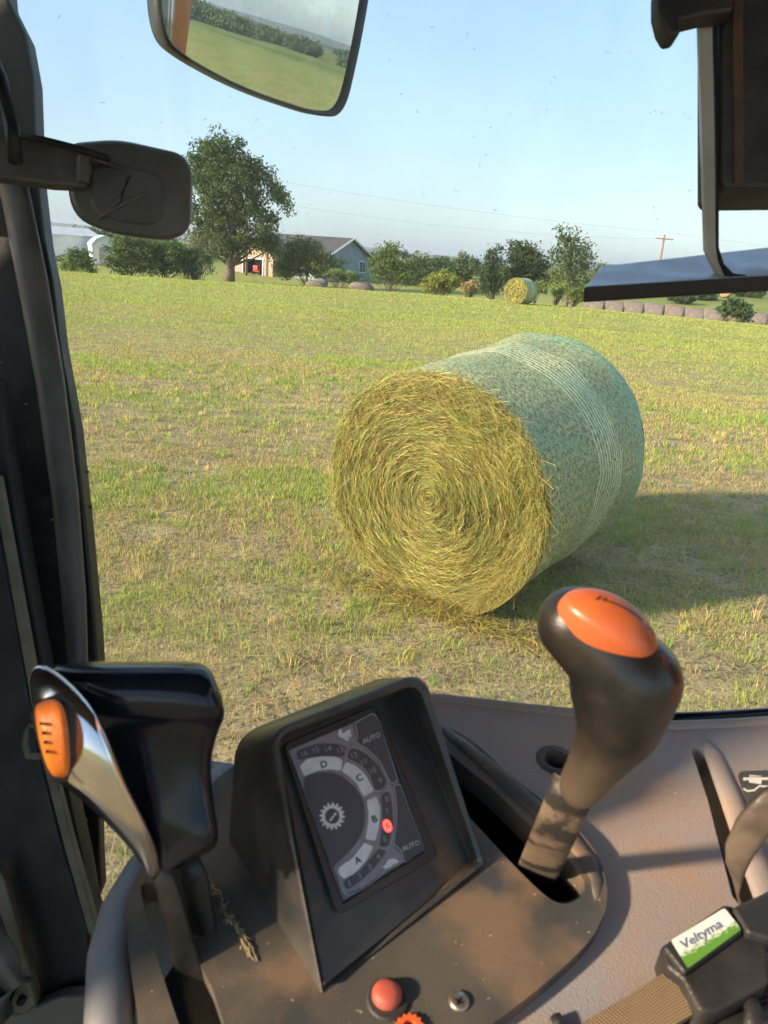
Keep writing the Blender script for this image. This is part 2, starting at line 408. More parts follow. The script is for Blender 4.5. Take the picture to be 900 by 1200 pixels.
px_plant('shade_tree', 'tall spreading shade tree beside the garage, tallest tree in the yard', 'tree', 76, 268,
         [(258, 176, 20, 20), (243, 190, 20, 24), (280, 190, 22, 20), (233, 222, 15, 30), (300, 208, 22, 20), (262, 214, 30, 26), (322, 226, 15, 11), (337, 240, 8, 8),
          (252, 252, 28, 22), (286, 246, 28, 24), (312, 262, 16, 16), (297, 282, 28, 18), (262, 284, 26, 18), (236, 276, 15, 18), (322, 288, 10, 12)],
         trunk=.5, leaf=.23, per=44, clump=.62, color=(.062, .092, .032), seed=3)
B = 'shrubs along the yard fence line'
px_plant('shrub', 'rounded green shrub in front of the white barn', 'shrub', 66, 92, [(84, 312, 14, 12), (100, 310, 14, 14), (92, 303, 12, 12)], trunk=0, leaf=.17, per=26, clump=.32, color=(.085, .13, .035), seed=11, group=B)
px_plant('shrub', 'tall leafy shrub right of the arched shed', 'shrub', 67, 150, [(138, 302, 15, 19), (155, 298, 18, 20), (146, 288, 15, 13), (170, 304, 15, 18), (164, 292, 12, 12)], trunk=0, leaf=.18, per=26, clump=.35, color=(.075, .115, .035), seed=12, group=B)
px_plant('shrub', 'dark dense shrub below the square side mirror', 'shrub', 68, 192, [(182, 305, 17, 17), (204, 302, 19, 19), (192, 292, 16, 13), (218, 308, 13, 14)], trunk=0, leaf=.18, per=26, clump=.35, color=(.07, .11, .035), seed=13, group=B)
px_plant('shrub', 'pale twiggy shrub left of the shade tree trunk', 'shrub', 69, 226, [(222, 302, 14, 16), (240, 300, 14, 20), (232, 290, 12, 12)], trunk=0, leaf=.16, per=14, clump=.35, color=(.12, .14, .06), seed=14, group=B, twigs=26)
px_plant('shrub', 'broad bright green bush in front of the blue house', 'shrub', 78, 360, [(344, 304, 20, 20), (366, 303, 23, 20), (352, 290, 17, 12), (388, 312, 16, 13), (336, 314, 14, 12), (374, 316, 20, 11)], trunk=0, leaf=.2, per=30, clump=.42, color=(.085, .125, .035), seed=15)
px_plant('shrub', 'upright green bush just right of the blue gable wall', 'shrub', 70, 458, [(446, 312, 16, 18), (466, 312, 20, 20), (455, 298, 14, 14), (478, 322, 12, 12)], trunk=0, leaf=.18, per=28, clump=.38, color=(.08, .125, .035), seed=16)
px_plant('weeds', 'low weeds between the two boulders', 'weeds', 72, 396, [(392, 322, 12, 6), (408, 324, 12, 6)], trunk=0, leaf=.15, per=24, clump=.2, color=(.11, .16, .05), seed=17)
px_plant('shrub', 'low yellow green bush in front of the far tree line', 'shrub', 58, 517, [(508, 333, 12, 10), (524, 332, 14, 11), (516, 327, 12, 8)], trunk=0, leaf=.14, per=34, clump=.25, color=(.17, .19, .035), seed=18)
T_ = 'trees behind the far hay bale'
px_plant('cedar_tree', 'dark cedar directly left of the far round bale', 'tree', 66, 582, [(580, 322, 16, 22), (580, 302, 10, 14), (572, 336, 12, 10)], trunk=.14, leaf=.15, per=40, clump=.36, color=(.035, .06, .025), seed=21, group=T_)
px_plant('cedar_tree', 'broad dark tree rising right behind the far round bale', 'tree', 68, 616, [(612, 312, 22, 24), (608, 296, 16, 12), (630, 312, 16, 22), (620, 330, 22, 14)], trunk=.2, leaf=.17, per=40, clump=.42, color=(.04, .068, .026), seed=22, group=T_)
px_plant('airy_tree', 'tall loose tree with gaps, right of the far round bale', 'tree', 66, 668, [(664, 278, 14, 12), (658, 296, 14, 12), (680, 296, 13, 14), (668, 312, 18, 14), (688, 310, 9, 12), (654, 322, 12, 14), (676, 332, 18, 14)], trunk=.2, leaf=.2, per=20, clump=.45, color=(.065, .10, .03), seed=23, group=T_)
for k, (u, v, w, D, lab) in enumerate([(655, 341, 10, 52, 'pale grass tuft right of the far round bale'), (676, 345, 12, 51, 'pale grass tuft at the end of the row of old bales'), (552, 337, 11, 60, 'dry tan grass clump left of the dark cedar'), (628, 338, 8, 55, 'small weed clump at the foot of the broad dark tree')]):
    px_plant('weeds', lab, 'weeds', D, u, [(u, v, w, 6), (u + 4, v - 2, w * .6, 6)], trunk=0, leaf=.12, per=40, clump=.2, color=(.13, .17, .04) if k != 2 else (.28, .22, .1), seed=31 + k, group='weed clumps on the field edge')
far = 'trees in the hedge line beyond the field'
spec = [(88, 281, 16, 12, 120, 'light green tree top beside the white barn'), (116, 278, 20, 9, 135, 'pale tree top above the arched shed'), (168, 280, 20, 7, 150, 'distant tree top over the tall leafy shrub'),
        (494, 312, 18, 14, 104, 'leafy tree at the left end of the hedge line'), (515, 308, 14, 8, 140, 'low tree under the blue ridge in the hedge line'), (541, 310, 12, 15, 108, 'pointed tree standing up in the hedge line'),
        (556, 314, 14, 12, 120, 'rounded tree left of the dark cedar in the hedge line'), (528, 322, 20, 10, 96, 'low dark bushy tree in the middle of the hedge line'), (706, 322, 12, 14, 100, 'tree half hidden behind the left end of the metal shelf'),
        (480, 322, 14, 12, 92, 'dark bushy tree beside the upright green bush'), (434, 300, 8, 7, 140, 'tree top peeping over the right slope of the blue gable')]
for k, (u, v, ru, rv, D, lab) in enumerate(spec):
    lob = [(u, v, ru, rv), (u - ru * .5, v + rv * .6, ru * .6, rv * .8), (u + ru * .5, v + rv * .5, ru * .6, rv * .8)]
    px_plant('hedge_tree', lab, 'tree', D, u, lob, trunk=.2, leaf=.3, per=26, clump=.55, color=[(.07, .10, .035), (.05, .085, .03), (.09, .12, .045)][k % 3], seed=41 + k, group=far)
for k, (u, v, ru, rv, D, lab) in enumerate([(800, 350, 14, 4, 96, 'low bush just behind the middle of the old bale row'), (822, 346, 16, 5, 105, 'low bush on the far slope left of the distant round bale'),
        (878, 342, 18, 7, 120, 'dark bush on the far slope right of the distant round bale'), (856, 361, 13, 9, 57, 'leafy bush standing in front of the row of old bales'), (872, 366, 10, 7, 57, 'small bush hiding the gap in the row of old bales'),
        (760, 344, 16, 4, 140, 'low bush at the foot of the utility pole'), (836, 334, 10, 3, 230, 'tiny far bush near the top of the far slope')]):
    px_plant('shrub', lab, 'shrub', D, u, [(u, v, ru, rv), (u + ru * .4, v + 1, ru * .5, rv)], trunk=0, leaf=.2, per=34, clump=.3, color=(.05, .085, .03), seed=61 + k, group='bushes on the right hand slope')

def tall_weeds():
    rs = np.random.default_rng(8); n = 15000; a = rs.uniform(R(-34), R(9), n); r = rs.normal(63, 2.2, n) + 2 * np.sin(a * 20); keep = rs.random(n) < .15 + vnoise(a * 60 + 99, a * 0, 3); a, r = a[keep], r[keep]; n = len(a)
    x, y = r * np.sin(a), r * np.cos(a); z = terrain(x, y) - .05; h = rs.uniform(.25, .8, n) * (.4 + vnoise(a * 90 + 99, a * 0 + 5, 4)); w = rs.uniform(.02, .045, n); f = rs.random(n) * PI; l = h * rs.uniform(.1, .5, n); az = rs.random(n) * 2 * PI
    sx, sy = np.cos(f) * w, np.sin(f) * w
    V = np.stack([np.stack([x - sx, y - sy, z], 1), np.stack([x + sx, y + sy, z], 1), np.stack([x + np.cos(az) * l, y + np.sin(az) * l, z + h], 1)], 1).reshape(-1, 3)
    c = np.stack([rs.uniform(.14, .34, n), rs.uniform(.2, .34, n), rs.uniform(.05, .10, n)], 1)
    tag(npobj('tall_weeds', V, np.arange(n * 3).reshape(-1, 3), M['leaf'], None, np.repeat(c, 3, 0)), 'uncut grass and weeds along the far edge of the mown field', 'weeds', kind='stuff')
tall_weeds()
# ------------------------------------------------------------------ grass and stubble
def build_grass():
    zones = [(1.6, 8, 7000, .0034, .046), (8, 16, 2300, .006, .05), (16, 30, 520, .012, .055), (30, 50, 130, .024, .06)]
    Vs = []; Fs = []; Cs = []; off = 0
    for (ra, rb, dens, w, h) in zones:
        half = R(44); area = half * (rb * rb - ra * ra); n = int(area * dens)
        r = np.sqrt(rng.random(n) * (rb * rb - ra * ra) + ra * ra); a = (rng.random(n) * 2 - 1) * half
        x, y = r * np.sin(a), r * np.cos(a)
        g = vnoise(x * 1.1 + 40, y * 1.5 + 9, 1) * .5 + vnoise(x * 3.5, y * 4.2, 2) * .28 + vnoise(x * .22 + 7, y * .4, 3) * .34
        g = g + .19 * np.sin(2 * PI * (y + .10 * x) / 3.1 + 2.2 * vnoise(x * .3, y * .3, 6)) * sm(r, 3, 8)      # greenness patches and mowing bands
        thick_ = vnoise(x * 2.3 + 3, y * 2.3, 4) * .6 + vnoise(x * 7, y * 7, 5) * .4
        keep = rng.random(n) < sm(thick_, .22, .55) * .85 + .15
        x, y, g, r, thick_ = x[keep], y[keep], g[keep], r[keep], thick_[keep]; n = len(x)
        z = terrain(x, y)
        isg = rng.random(n) < sm(g, .46, .80) * .78 + .08 + .42 * sm(r, 9, 28)
        lying = rng.random(n) < .38
        hh = np.where(isg, h * rng.uniform(.5, 1.35, n), h * rng.uniform(.3, .9, n)) * (.6 + .6 * thick_)
        ln = np.where(lying, hh * rng.uniform(1.2, 3.0, n), hh * rng.uniform(.1, .7, n)); hh = np.where(lying, hh * .18, hh)
        az = rng.random(n) * 2 * PI; dx, dy = np.cos(az), np.sin(az)
        ww = w * rng.uniform(.55, 1.25, n) * np.clip(r / ((ra + rb) / 2), .7, 1.3); fz = rng.random(n) * PI; sx, sy = np.cos(fz) * ww / 2, np.sin(fz) * ww / 2
        b0 = np.stack([x - sx, y - sy, z - .005], 1); b1 = np.stack([x + sx, y + sy, z - .005], 1)
        mx, my, mz = x + dx * ln * .35, y + dy * ln * .35, z + hh * .62
        m0 = np.stack([mx - sx * .8, my - sy * .8, mz], 1); m1 = np.stack([mx + sx * .8, my + sy * .8, mz], 1)
        t = np.stack([x + dx * ln, y + dy * ln, z + hh], 1)
        V = np.stack([b0, b1, m1, m0, t], 1).reshape(-1, 3); i = np.arange(n)[:, None] * 5 + off
        Fs += [i + np.array([0, 1, 2]), i + np.array([0, 2, 3]), i + np.array([3, 2, 4])]
        green = np.stack([rng.uniform(.22, .42, n), rng.uniform(.32, .48, n), rng.uniform(.05, .10, n)], 1)
        straw = np.stack([rng.uniform(.46, .70, n), rng.uniform(.35, .54, n), rng.uniform(.14, .24, n)], 1) * rng.uniform(.5, 1.1, (n, 1))
        c = np.where(isg[:, None], green, straw)
        yl = rng.random(n) < .25; c[yl] = c[yl] * .4 + np.array([.46, .44, .13]) * .6
        c = np.minimum(c * 1.12, .8); Vs.append(V); Cs.append(np.repeat(c, 5, 0)); off += n * 5
    # taller tufts
    nt_ = 2600; r = np.sqrt(rng.random(nt_) * (196 - 3) + 3); a = (rng.random(nt_) * 2 - 1) * R(42); tx, ty = r * np.sin(a), r * np.cos(a)
    k = rng.integers(8, 22, nt_); tid = np.repeat(np.arange(nt_), k); n = len(tid); sp = rng.uniform(.012, .045, nt_)[tid]
    x = tx[tid] + rng.normal(size=n) * sp; y = ty[tid] + rng.normal(size=n) * sp; z = terrain(x, y); hh = rng.uniform(.04, .09, nt_)[tid] * rng.uniform(.5, 1.15, n); ln = hh * rng.uniform(.15, .95, n)
    az = rng.random(n) * 2 * PI; dx, dy = np.cos(az), np.sin(az); ww = .0042 * rng.uniform(.6, 1.3, n) * np.clip(r[tid] / 6, .8, 1.8); fz = rng.random(n) * PI; sx, sy = np.cos(fz) * ww / 2, np.sin(fz) * ww / 2
    V = np.stack([np.stack([x - sx, y - sy, z - .005], 1), np.stack([x + sx, y + sy, z - .005], 1), np.stack([x + dx * ln * .3 + sx * .8, y + dy * ln * .3 + sy * .8, z + hh * .65], 1), np.stack([x + dx * ln * .3 - sx * .8, y + dy * ln * .3 - sy * .8, z + hh * .65], 1), np.stack([x + dx * ln, y + dy * ln, z + hh], 1)], 1).reshape(-1, 3)
    i = np.arange(n)[:, None] * 5 + off; Fs += [i + np.array([0, 1, 2]), i + np.array([0, 2, 3]), i + np.array([3, 2, 4])]; Vs.append(V); off += n * 5
    kind = rng.random(nt_)[tid][:, None]; cg = np.array([.24, .42, .07]); cy = np.array([.54, .56, .12]); cs = np.array([.72, .54, .26])
    Cs.append(np.repeat(np.where(kind < .4, cg, np.where(kind < .7, cy, cs)) * rng.uniform(.6, 1.15, (n, 1)), 5, 0))
    # loose stalks lying about
    n = 5200; r = np.sqrt(rng.random(n) * (100 - 3) + 3); a = (rng.random(n) * 2 - 1) * R(42); x, y = r * np.sin(a), r * np.cos(a); z = terrain(x, y) + .03
    L = rng.uniform(.06, .2, n); az = rng.random(n) * 2 * PI; dx, dy = np.cos(az) * L, np.sin(az) * L; w = .0022
    p0 = np.stack([x - dx, y - dy, z - .015], 1); p1 = np.stack([x, y, z + rng.uniform(-.005, .02, n)], 1) + rng.normal(size=(n, 3)) * np.array([.02, .02, 0]); p2 = np.stack([x + dx, y + dy, z - .015], 1)
    s = np.stack([-dy, dx, 0 * x], 1) / L[:, None] * w
    V = np.stack([p0 - s, p0 + s, p1 + s, p1 - s, p2], 1).reshape(-1, 3); i = np.arange(n)[:, None] * 5 + off
    Fs += [i + np.array([0, 1, 2]), i + np.array([0, 2, 3]), i + np.array([3, 2, 4])]; Vs.append(V)
    Cs.append(np.repeat(np.stack([rng.uniform(.4, .6, n), rng.uniform(.33, .45, n), rng.uniform(.13, .2, n)], 1), 5, 0))
    o = npobj('grass', np.concatenate(Vs), np.concatenate(Fs), M['blade'], None, np.concatenate(Cs))
    tag(o, 'short green and straw coloured stubble blades covering the hay field', 'grass', kind='stuff')
build_grass()

# ------------------------------------------------------------------ hay bales
def mat_wrap():
    m = bpy.data.materials.new('net_wrap'); m.use_nodes = True; nt = m.node_tree; nd = nt.nodes; lk = nt.links; b = nd['Principled BSDF']
    b.inputs['Roughness'].default_value = .6
    uv = nd.new('ShaderNodeUVMap'); sp = nd.new('ShaderNodeSeparateXYZ'); lk.new(uv.outputs[0], sp.inputs[0])
    def mth(op, a, c=None, d=None):
        n = nd.new('ShaderNodeMath'); n.operation = op
        for k, v in enumerate((a, c, d)):
            if v is None: continue
            if isinstance(v, (int, float)): n.inputs[k].default_value = v
            else: lk.new(v, n.inputs[k])
        return n.outputs[0]
    def noise(s, sc=(1, 1, 1), d=5):
        mp = nd.new('ShaderNodeMapping'); mp.inputs['Scale'].default_value = sc; lk.new(uv.outputs[0], mp.inputs[0])
        n = nd.new('ShaderNodeTexNoise'); n.inputs['Scale'].default_value = s; n.inputs['Detail'].default_value = d; lk.new(mp.outputs[0], n.inputs['Vector']); return n.outputs['Fac']
    def rng_(src, a, c, lo=0., hi=1.):
        r = nd.new('ShaderNodeMapRange'); r.inputs[1].default_value = a; r.inputs[2].default_value = c; r.inputs[3].default_value = lo; r.inputs[4].default_value = hi; lk.new(src, r.inputs[0]); return r.outputs[0]
    def mix(f, a, c):
        x = nd.new('ShaderNodeMix'); x.data_type = 'RGBA'; lk.new(f, x.inputs[0])
        for i_, val in ((6, a), (7, c)):
            if isinstance(val, tuple): x.inputs[i_].default_value = (*val, 1)
            else: lk.new(val, x.inputs[i_])
        return x.outputs[2]
    X, Y = sp.outputs[0], sp.outputs[1]                          # X around, Y along the axis, both metres
    hay = mix(rng_(noise(38, (.8, 1, 1)), .40, .6), (.035, .045, .02), (.27, .27, .13))
    hay = mix(rng_(noise(120, (1, 1, 1), 3), .52, .62), hay, (.40, .40, .27))
    yw = mth('ADD', Y, mth('MULTIPLY', noise(2.2), .03))
    yw = mth('ADD', yw, mth('MULTIPLY', noise(9), .006))
    line = lambda per, w: mth('LESS_THAN', mth('ABSOLUTE', mth('SUBTRACT', mth('FRACT', mth('DIVIDE', yw, per)), .5)), w)
    strong = line(.036, .10)
    band = mth('MULTIPLY', mth('GREATER_THAN', yw, .68), mth('LESS_THAN', yw, 1.04))
    c = mix(mth('MULTIPLY', rng_(noise(3.1, (1, .6, 1)), .42, .6), .4), hay, (.085, .19, .15))     # film of net colour
    # diagonal netting
    diag = mth('LESS_THAN', mth('ABSOLUTE', mth('SUBTRACT', mth('FRACT', mth('ADD', mth('MULTIPLY', X, 17), mth('PINGPONG', mth('MULTIPLY', yw, 34), .5))), .5)), .09)
    c = mix(mth('MULTIPLY', mth('MULTIPLY', diag, rng_(noise(40), .4, .6)), .5), c, (.26, .36, .29))
    c = mix(mth('MULTIPLY', mth('MULTIPLY', line(.018, .14), rng_(noise(48), .42, .6)), .5), c, (.36, .45, .38))
    c = mix(mth('MULTIPLY', mth('MULTIPLY', strong, band), rng_(noise(14, (.4, 1, 1)), .4, .55, .55, 1.)), c, (.58, .64, .60))
    edge = rng_(yw, 1.24, 1.46, 0, .55); c = mix(mth('MULTIPLY', edge, rng_(noise(60), .35, .55)), c, (.13, .33, .28))
    mu = nd.new('ShaderNodeMix'); mu.data_type = 'RGBA'; mu.blend_type = 'MULTIPLY'; mu.inputs[0].default_value = 1; lk.new(c, mu.inputs[6]); mu.inputs[7].default_value = (1.55, 1.5, 1.08, 1); lk.new(mu.outputs[2], b.inputs['Base Color'])
    bp = nd.new('ShaderNodeBump'); bp.inputs['Strength'].default_value = 1; bp.inputs['Distance'].default_value = .015; lk.new(noise(50), bp.inputs['Height']); lk.new(bp.outputs[0], b.inputs['Normal'])
    return m
M['wrap'] = mat_wrap()
M['haycore'] = mat('hay_core', (.07, .065, .025), (.16, .14, .05), 45, .95, bump=.8, bscale=50)  # core darker than the strands; shade between them is put into the colour

def bale(name, label, pos, yaw, Rr, L, lumps=.02, R2=None, shear=0, nst=30000, sw=.0035, group=None, seed=5, tufts=True):
    """local Y is the axis, near face at y=0"""
    R2 = R2 or Rr; rs = np.random.default_rng(seed)
    root = empty(name, pos, label, 'hay bale', group, rz=-yaw)
    zc = Rr * .96
    def pt(th, rr, y):
        rad = rr * (Rr + (R2 - Rr) * y / L)
        x = rad * math.cos(th); z = rad * math.sin(th)
        z0 = zc + (R2 - Rr) * .96 * y / L
        yy = y - shear * z * (1 - y / L)
        zz = z0 + z
        if zz < .015: zz = .015 + (zz - .015) * .05
        return (x, yy, zz)
    # wrapped body
    na, ny = 144, 34; V = []; F = []; UV = []
    for j in range(ny + 1):
        y = L * j / ny
        for i in range(na + 1):
            th = 2 * PI * i / na; e = min(j, ny - j) / ny
            k = 1 + lumps * (float(vnoise(np.array([4 * math.cos(th) + 9]), np.array([4 * math.sin(th) + y * 3]), seed)[0]) - .5) * 2 - (.018 if e == 0 else 0) + .006 * math.sin(y * 9)
            V.append(pt(th, k, y)); UV.append((th * Rr, y * 1.5 / L))
    for j in range(ny):
        for i in range(na): a = j * (na + 1) + i; F.append((a, a + 1, a + na + 2, a + na + 1))
    o = pyobj('net_wrap', V, F, M['wrap'], root)
    uvl = o.data.uv_layers.new(name='UVMap'); li = np.zeros(len(o.data.loops), np.int32); o.data.loops.foreach_get('vertex_index', li); uvl.data.foreach_set('uv', np.array(UV, np.float32)[li].ravel())
    # solid hay behind the strands, both ends
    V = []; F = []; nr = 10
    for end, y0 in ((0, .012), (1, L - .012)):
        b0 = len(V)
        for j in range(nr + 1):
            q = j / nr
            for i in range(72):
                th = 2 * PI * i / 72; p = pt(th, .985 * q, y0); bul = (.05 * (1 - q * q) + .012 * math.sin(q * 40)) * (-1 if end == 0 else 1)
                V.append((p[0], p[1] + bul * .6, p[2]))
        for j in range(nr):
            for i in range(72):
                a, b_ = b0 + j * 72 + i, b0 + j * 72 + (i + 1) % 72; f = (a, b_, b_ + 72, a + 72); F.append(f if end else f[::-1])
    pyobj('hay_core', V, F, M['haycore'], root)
    # hay strands coiled round the near end
    def strands(n, end):
        q = np.sqrt(rs.random(n)) * 1.0; q = np.maximum(q, .012)
        q = q + .006 * np.sin(q * 75 + 1.5 * np.sin(3 * q * 9))                    # coil layers
        th = rs.random(n) * 2 * PI; kp = rs.random(n) < .32 + 1.0 * vnoise(th * 5 * q + 30, q * 42 + 2 * np.sin(th * 2), seed + 4) ** 1.6; q, th = q[kp], th[kp]; n = len(q); len_ = rs.uniform(.03, .13, n) * (1 + .5 * q); rad = q * Rr
        dth = len_ / np.maximum(rad, .03); dth = np.minimum(dth, 1.3)
        drift = rs.normal(size=n) * .24 * len_
        wild = rs.random(n) < .16 + .22 * ((th > -1.2) & (th < 1.3) & (q > .55)); drift = np.where(wild, rs.normal(size=n) * .6 * len_, drift)
        lift0 = rs.random(n) ** 1.5 * .034 + .003 + .006 * np.sin(q * 60 + th) + .045 * (vnoise(np.cos(th) * q * 7 + 50, np.sin(th) * q * 7 + 50, seed + 9) - .4) ; lift1 = lift0 + np.where(wild, rs.random(n) * .035, rs.normal(size=n) * .006)
        pts = []
        for t in (0, .5, 1):
            a = th + dth * t; r_ = rad + drift * (t - .5); l_ = lift0 + (lift1 - lift0) * t + .006 * (t == .5)
            x = r_ * np.cos(a); z = r_ * np.sin(a); zz = np.maximum(zc + z, .012)
            bul = .03 * (1 - q * q)
            y = (.012 - shear * z - bul - l_) if end == 0 else (L - .012 + bul + l_)
            pts.append(np.stack([x, y, zz], 1))
        wv = np.stack([np.cos(th + dth / 2), rs.normal(size=n) * .7, np.sin(th + dth / 2)], 1); wv /= np.linalg.norm(wv, axis=1)[:, None]; wv *= (sw * rs.uniform(.5, 1.2, n) / 2)[:, None]
        V = np.stack([pts[0] - wv, pts[0] + wv, pts[1] + wv, pts[1] - wv, pts[2] + wv * .4, pts[2] - wv * .4], 1).reshape(-1, 3)
        i = np.arange(n)[:, None] * 6; F = np.concatenate([i + np.array([0, 1, 2, 3]), i + np.array([3, 2, 4, 5])])
        mixv = rs.random(n); patch = vnoise(np.cos(th) * q * 5 + 20, np.sin(th) * q * 5 + 20, seed + 2)
        dk = (1 - .55 * (lift0 < .012))[:, None] ** 0 * np.clip(rs.lognormal(0, .36, (n, 1)), .35, 1.9); c = dk * np.where((mixv < .45 + .3 * (patch - .5))[:, None], np.stack([rs.uniform(.32, .50, n), rs.uniform(.29, .43, n), rs.uniform(.08, .15, n)], 1), np.stack([rs.uniform(.13, .27, n), rs.uniform(.16, .28, n), rs.uniform(.03, .07, n)], 1))
        br = mixv > .90; c[br] = np.array([.17, .12, .06]) * rs.uniform(.7, 1.2, (br.sum(), 1))
        return V, F, np.repeat(c, 6, 0)
    V, F, C = strands(nst, 0)
    if tufts:
        n = 5200; th = np.where(rs.random(n) < .55, rs.normal(-.85, .3, n), rs.random(n) * 2 * PI); rad = Rr * rs.uniform(.86, 1.0, n)
        L_ = rs.uniform(.05, .17, n) * np.where(np.abs(th + .85) < .6, 1.3, .7)
        x = rad * np.cos(th); z = rad * np.sin(th); y = -.02 - shear * z - rs.random(n) * .05
        p0 = np.stack([x, y, np.maximum(zc + z, .015)], 1)
        dirv = np.stack([-np.sin(th) * rs.choice([-1, 1], n) + rs.normal(size=n) * .35, -rs.random(n) * .35, np.cos(th) * .4 + rs.normal(size=n) * .5 - .55], 1); dirv /= np.linalg.norm(dirv, axis=1)[:, None]
        p1 = p0 + dirv * L_[:, None] * .5; p2 = p1 + (dirv + np.array([0, 0, -.6])) * L_[:, None] * .45
        for p in (p1, p2):
            rr = np.hypot(p[:, 0], p[:, 2] - zc); k = np.minimum(1, Rr * 1.02 / rr); p[:, 0] *= k; p[:, 2] = zc + (p[:, 2] - zc) * k; p[:, 2] = np.maximum(p[:, 2], .012)
        wv = rs.normal(size=(n, 3)); wv /= np.linalg.norm(wv, axis=1)[:, None]; wv *= sw * .45
        V2 = np.stack([p0 - wv, p0 + wv, p1 + wv, p1 - wv, p2 + wv * .4, p2 - wv * .4], 1).reshape(-1, 3); i = np.arange(n)[:, None] * 6 + len(V)
        F = np.concatenate([F, i + np.array([0, 1, 2, 3]), i + np.array([3, 2, 4, 5])]); V = np.concatenate([V, V2])
        C = np.concatenate([C, np.repeat(np.stack([rs.uniform(.26, .44, n), rs.uniform(.25, .36, n), rs.uniform(.06, .12, n)], 1), 6, 0)])
    npobj('hay_strands', V, F, M['hay'], root, C)
    if tufts:                                                    # stray hay working out through the net
        n = 1300; th = rs.random(n) * 2 * PI; y = rs.random(n) * L; rad = Rr + (R2 - Rr) * y / L; k = 1.012; zc2 = zc + (R2 - Rr) * .96 * y / L
        p = np.stack([rad * k * np.cos(th), y - shear * rad * np.sin(th) * (1 - y / L), zc2 + rad * k * np.sin(th)], 1); ok = p[:, 2] > .05; p = p[ok]; th = th[ok]; n = len(p)
        nrm = np.stack([np.cos(th), 0 * th, np.sin(th)], 1); tg = np.stack([-np.sin(th), 0 * th, np.cos(th)], 1); a_ = rs.random(n) * 2 * PI; d = tg * np.cos(a_)[:, None] + np.array([0, 1, 0]) * np.sin(a_)[:, None]
        l_ = rs.uniform(.012, .04, n)[:, None]; w_ = np.cross(nrm, d) * .0009
        V3 = np.stack([p - d * l_ - w_, p - d * l_ + w_, p + nrm * .008 + w_, p + nrm * .008 - w_, p + d * l_ + nrm * rs.uniform(0, .01, n)[:, None] + w_ * .4, p + d * l_ + nrm * .004 - w_ * .4], 1).reshape(-1, 3); i = np.arange(n)[:, None] * 6
        npobj('stray_hay', V3, np.concatenate([i + np.array([0, 1, 2, 3]), i + np.array([3, 2, 4, 5])]), M['hay'], root, np.repeat(np.stack([rs.uniform(.2, .38, n), rs.uniform(.22, .36, n), rs.uniform(.08, .16, n)], 1), 6, 0))
    return root
bale('round_bale', 'large round hay bale wrapped in green net close in front of the cab', (.285, 4.40, 0.0), .563, .738, 1.55, R2=.82, shear=.12, nst=120000, sw=.0025)
b2 = gb(603, 350, 43.5)
bale('round_bale', 'lone net wrapped round hay bale far off in front of the dark trees', (b2[0], b2[1], b2[2] - .02), R(35), .69, 1.25, nst=5000, sw=.02, tufts=False, seed=9)
# loose hay fallen at the foot of the near bale
def hay_litter():
    n = 1500; rs = np.random.default_rng(77); ax = np.array([math.sin(.563), math.cos(.563)]); s = np.array([math.cos(.563), -math.sin(.563)])
    a = rs.normal(.15, .42, n); b = -np.abs(rs.normal(0, .09, n)) + .02
    x = .276 + s[0] * a + ax[0] * b; y = 4.40 + s[1] * a + ax[1] * b; z = terrain(x, y) + np.exp(-(b / .1) ** 2) * .05 * rs.random(n) + .02
    L = rs.uniform(.03, .09, n); az = rs.random(n) * 2 * PI; d = np.stack([np.cos(az) * L, np.sin(az) * L, rs.normal(size=n) * .015], 1); w = np.stack([-np.sin(az), np.cos(az), rs.normal(size=n) * .4], 1) * .0018
    p = np.stack([x, y, z], 1); m_ = p + rs.normal(size=(n, 3)) * .012
    V = np.stack([p - d - w, p - d + w, m_ + w, m_ - w, p + d + w * .5, p + d - w * .5], 1).reshape(-1, 3); i = np.arange(n)[:, None] * 6
    F = np.concatenate([i + np.array([0, 1, 2, 3]), i + np.array([3, 2, 4, 5])])
    C = np.repeat(np.stack([rs.uniform(.26, .46, n), rs.uniform(.25, .36, n), rs.uniform(.06, .12, n)], 1), 6, 0)
    tag(npobj('loose_hay', V, F, M['hay'], None, C), 'loose hay fallen on the grass at the foot of the near round bale', 'hay', kind='stuff')
hay_litter()

# old bales in a row
def old_bale_mesh(seed=1, r=.72, L=1.45):
    V = []; F = []; na, ny = 40, 12
    for j in range(ny + 1):
        for i in range(na):
            th = 2 * PI * i / na; y = L * (j / ny - .5); e = 1 - .13 * (abs(2 * j / ny - 1) ** 6)
            k = r * e * (1 + .04 * math.sin(th * 3 + j * .4 + seed) + .02 * math.sin(th * 7 + seed * 2))
            V.append((y, k * math.cos(th), max(.0, r * .92 + k * math.sin(th) * .95)))
    for j in range(ny):
        for i in range(na): a, b = j * na + i, j * na + (i + 1) % na; F.append((a, b, b + na, a + na))
    F.append(tuple(range(na - 1, -1, -1))); F.append(tuple(ny * na + i for i in range(na)))
    return V, F
olds = []
us = [697, 720, 743, 767, 791, 815, 839, 858]
labs = ['old grey round bale at the far left end of the row', 'old grey round bale, second from the left end of the row', 'old grey round bale, third from the left end of the row', 'old grey round bale in the row, fourth from its left end',
        'old round bale with a pale top in the middle of the row', 'old grey round bale left of the leafy bush, two before it', 'old grey round bale just left of the leafy bush', 'old grey round bale half hidden by the leafy bush', 'pale round bale right of the leafy bush at the frame edge']
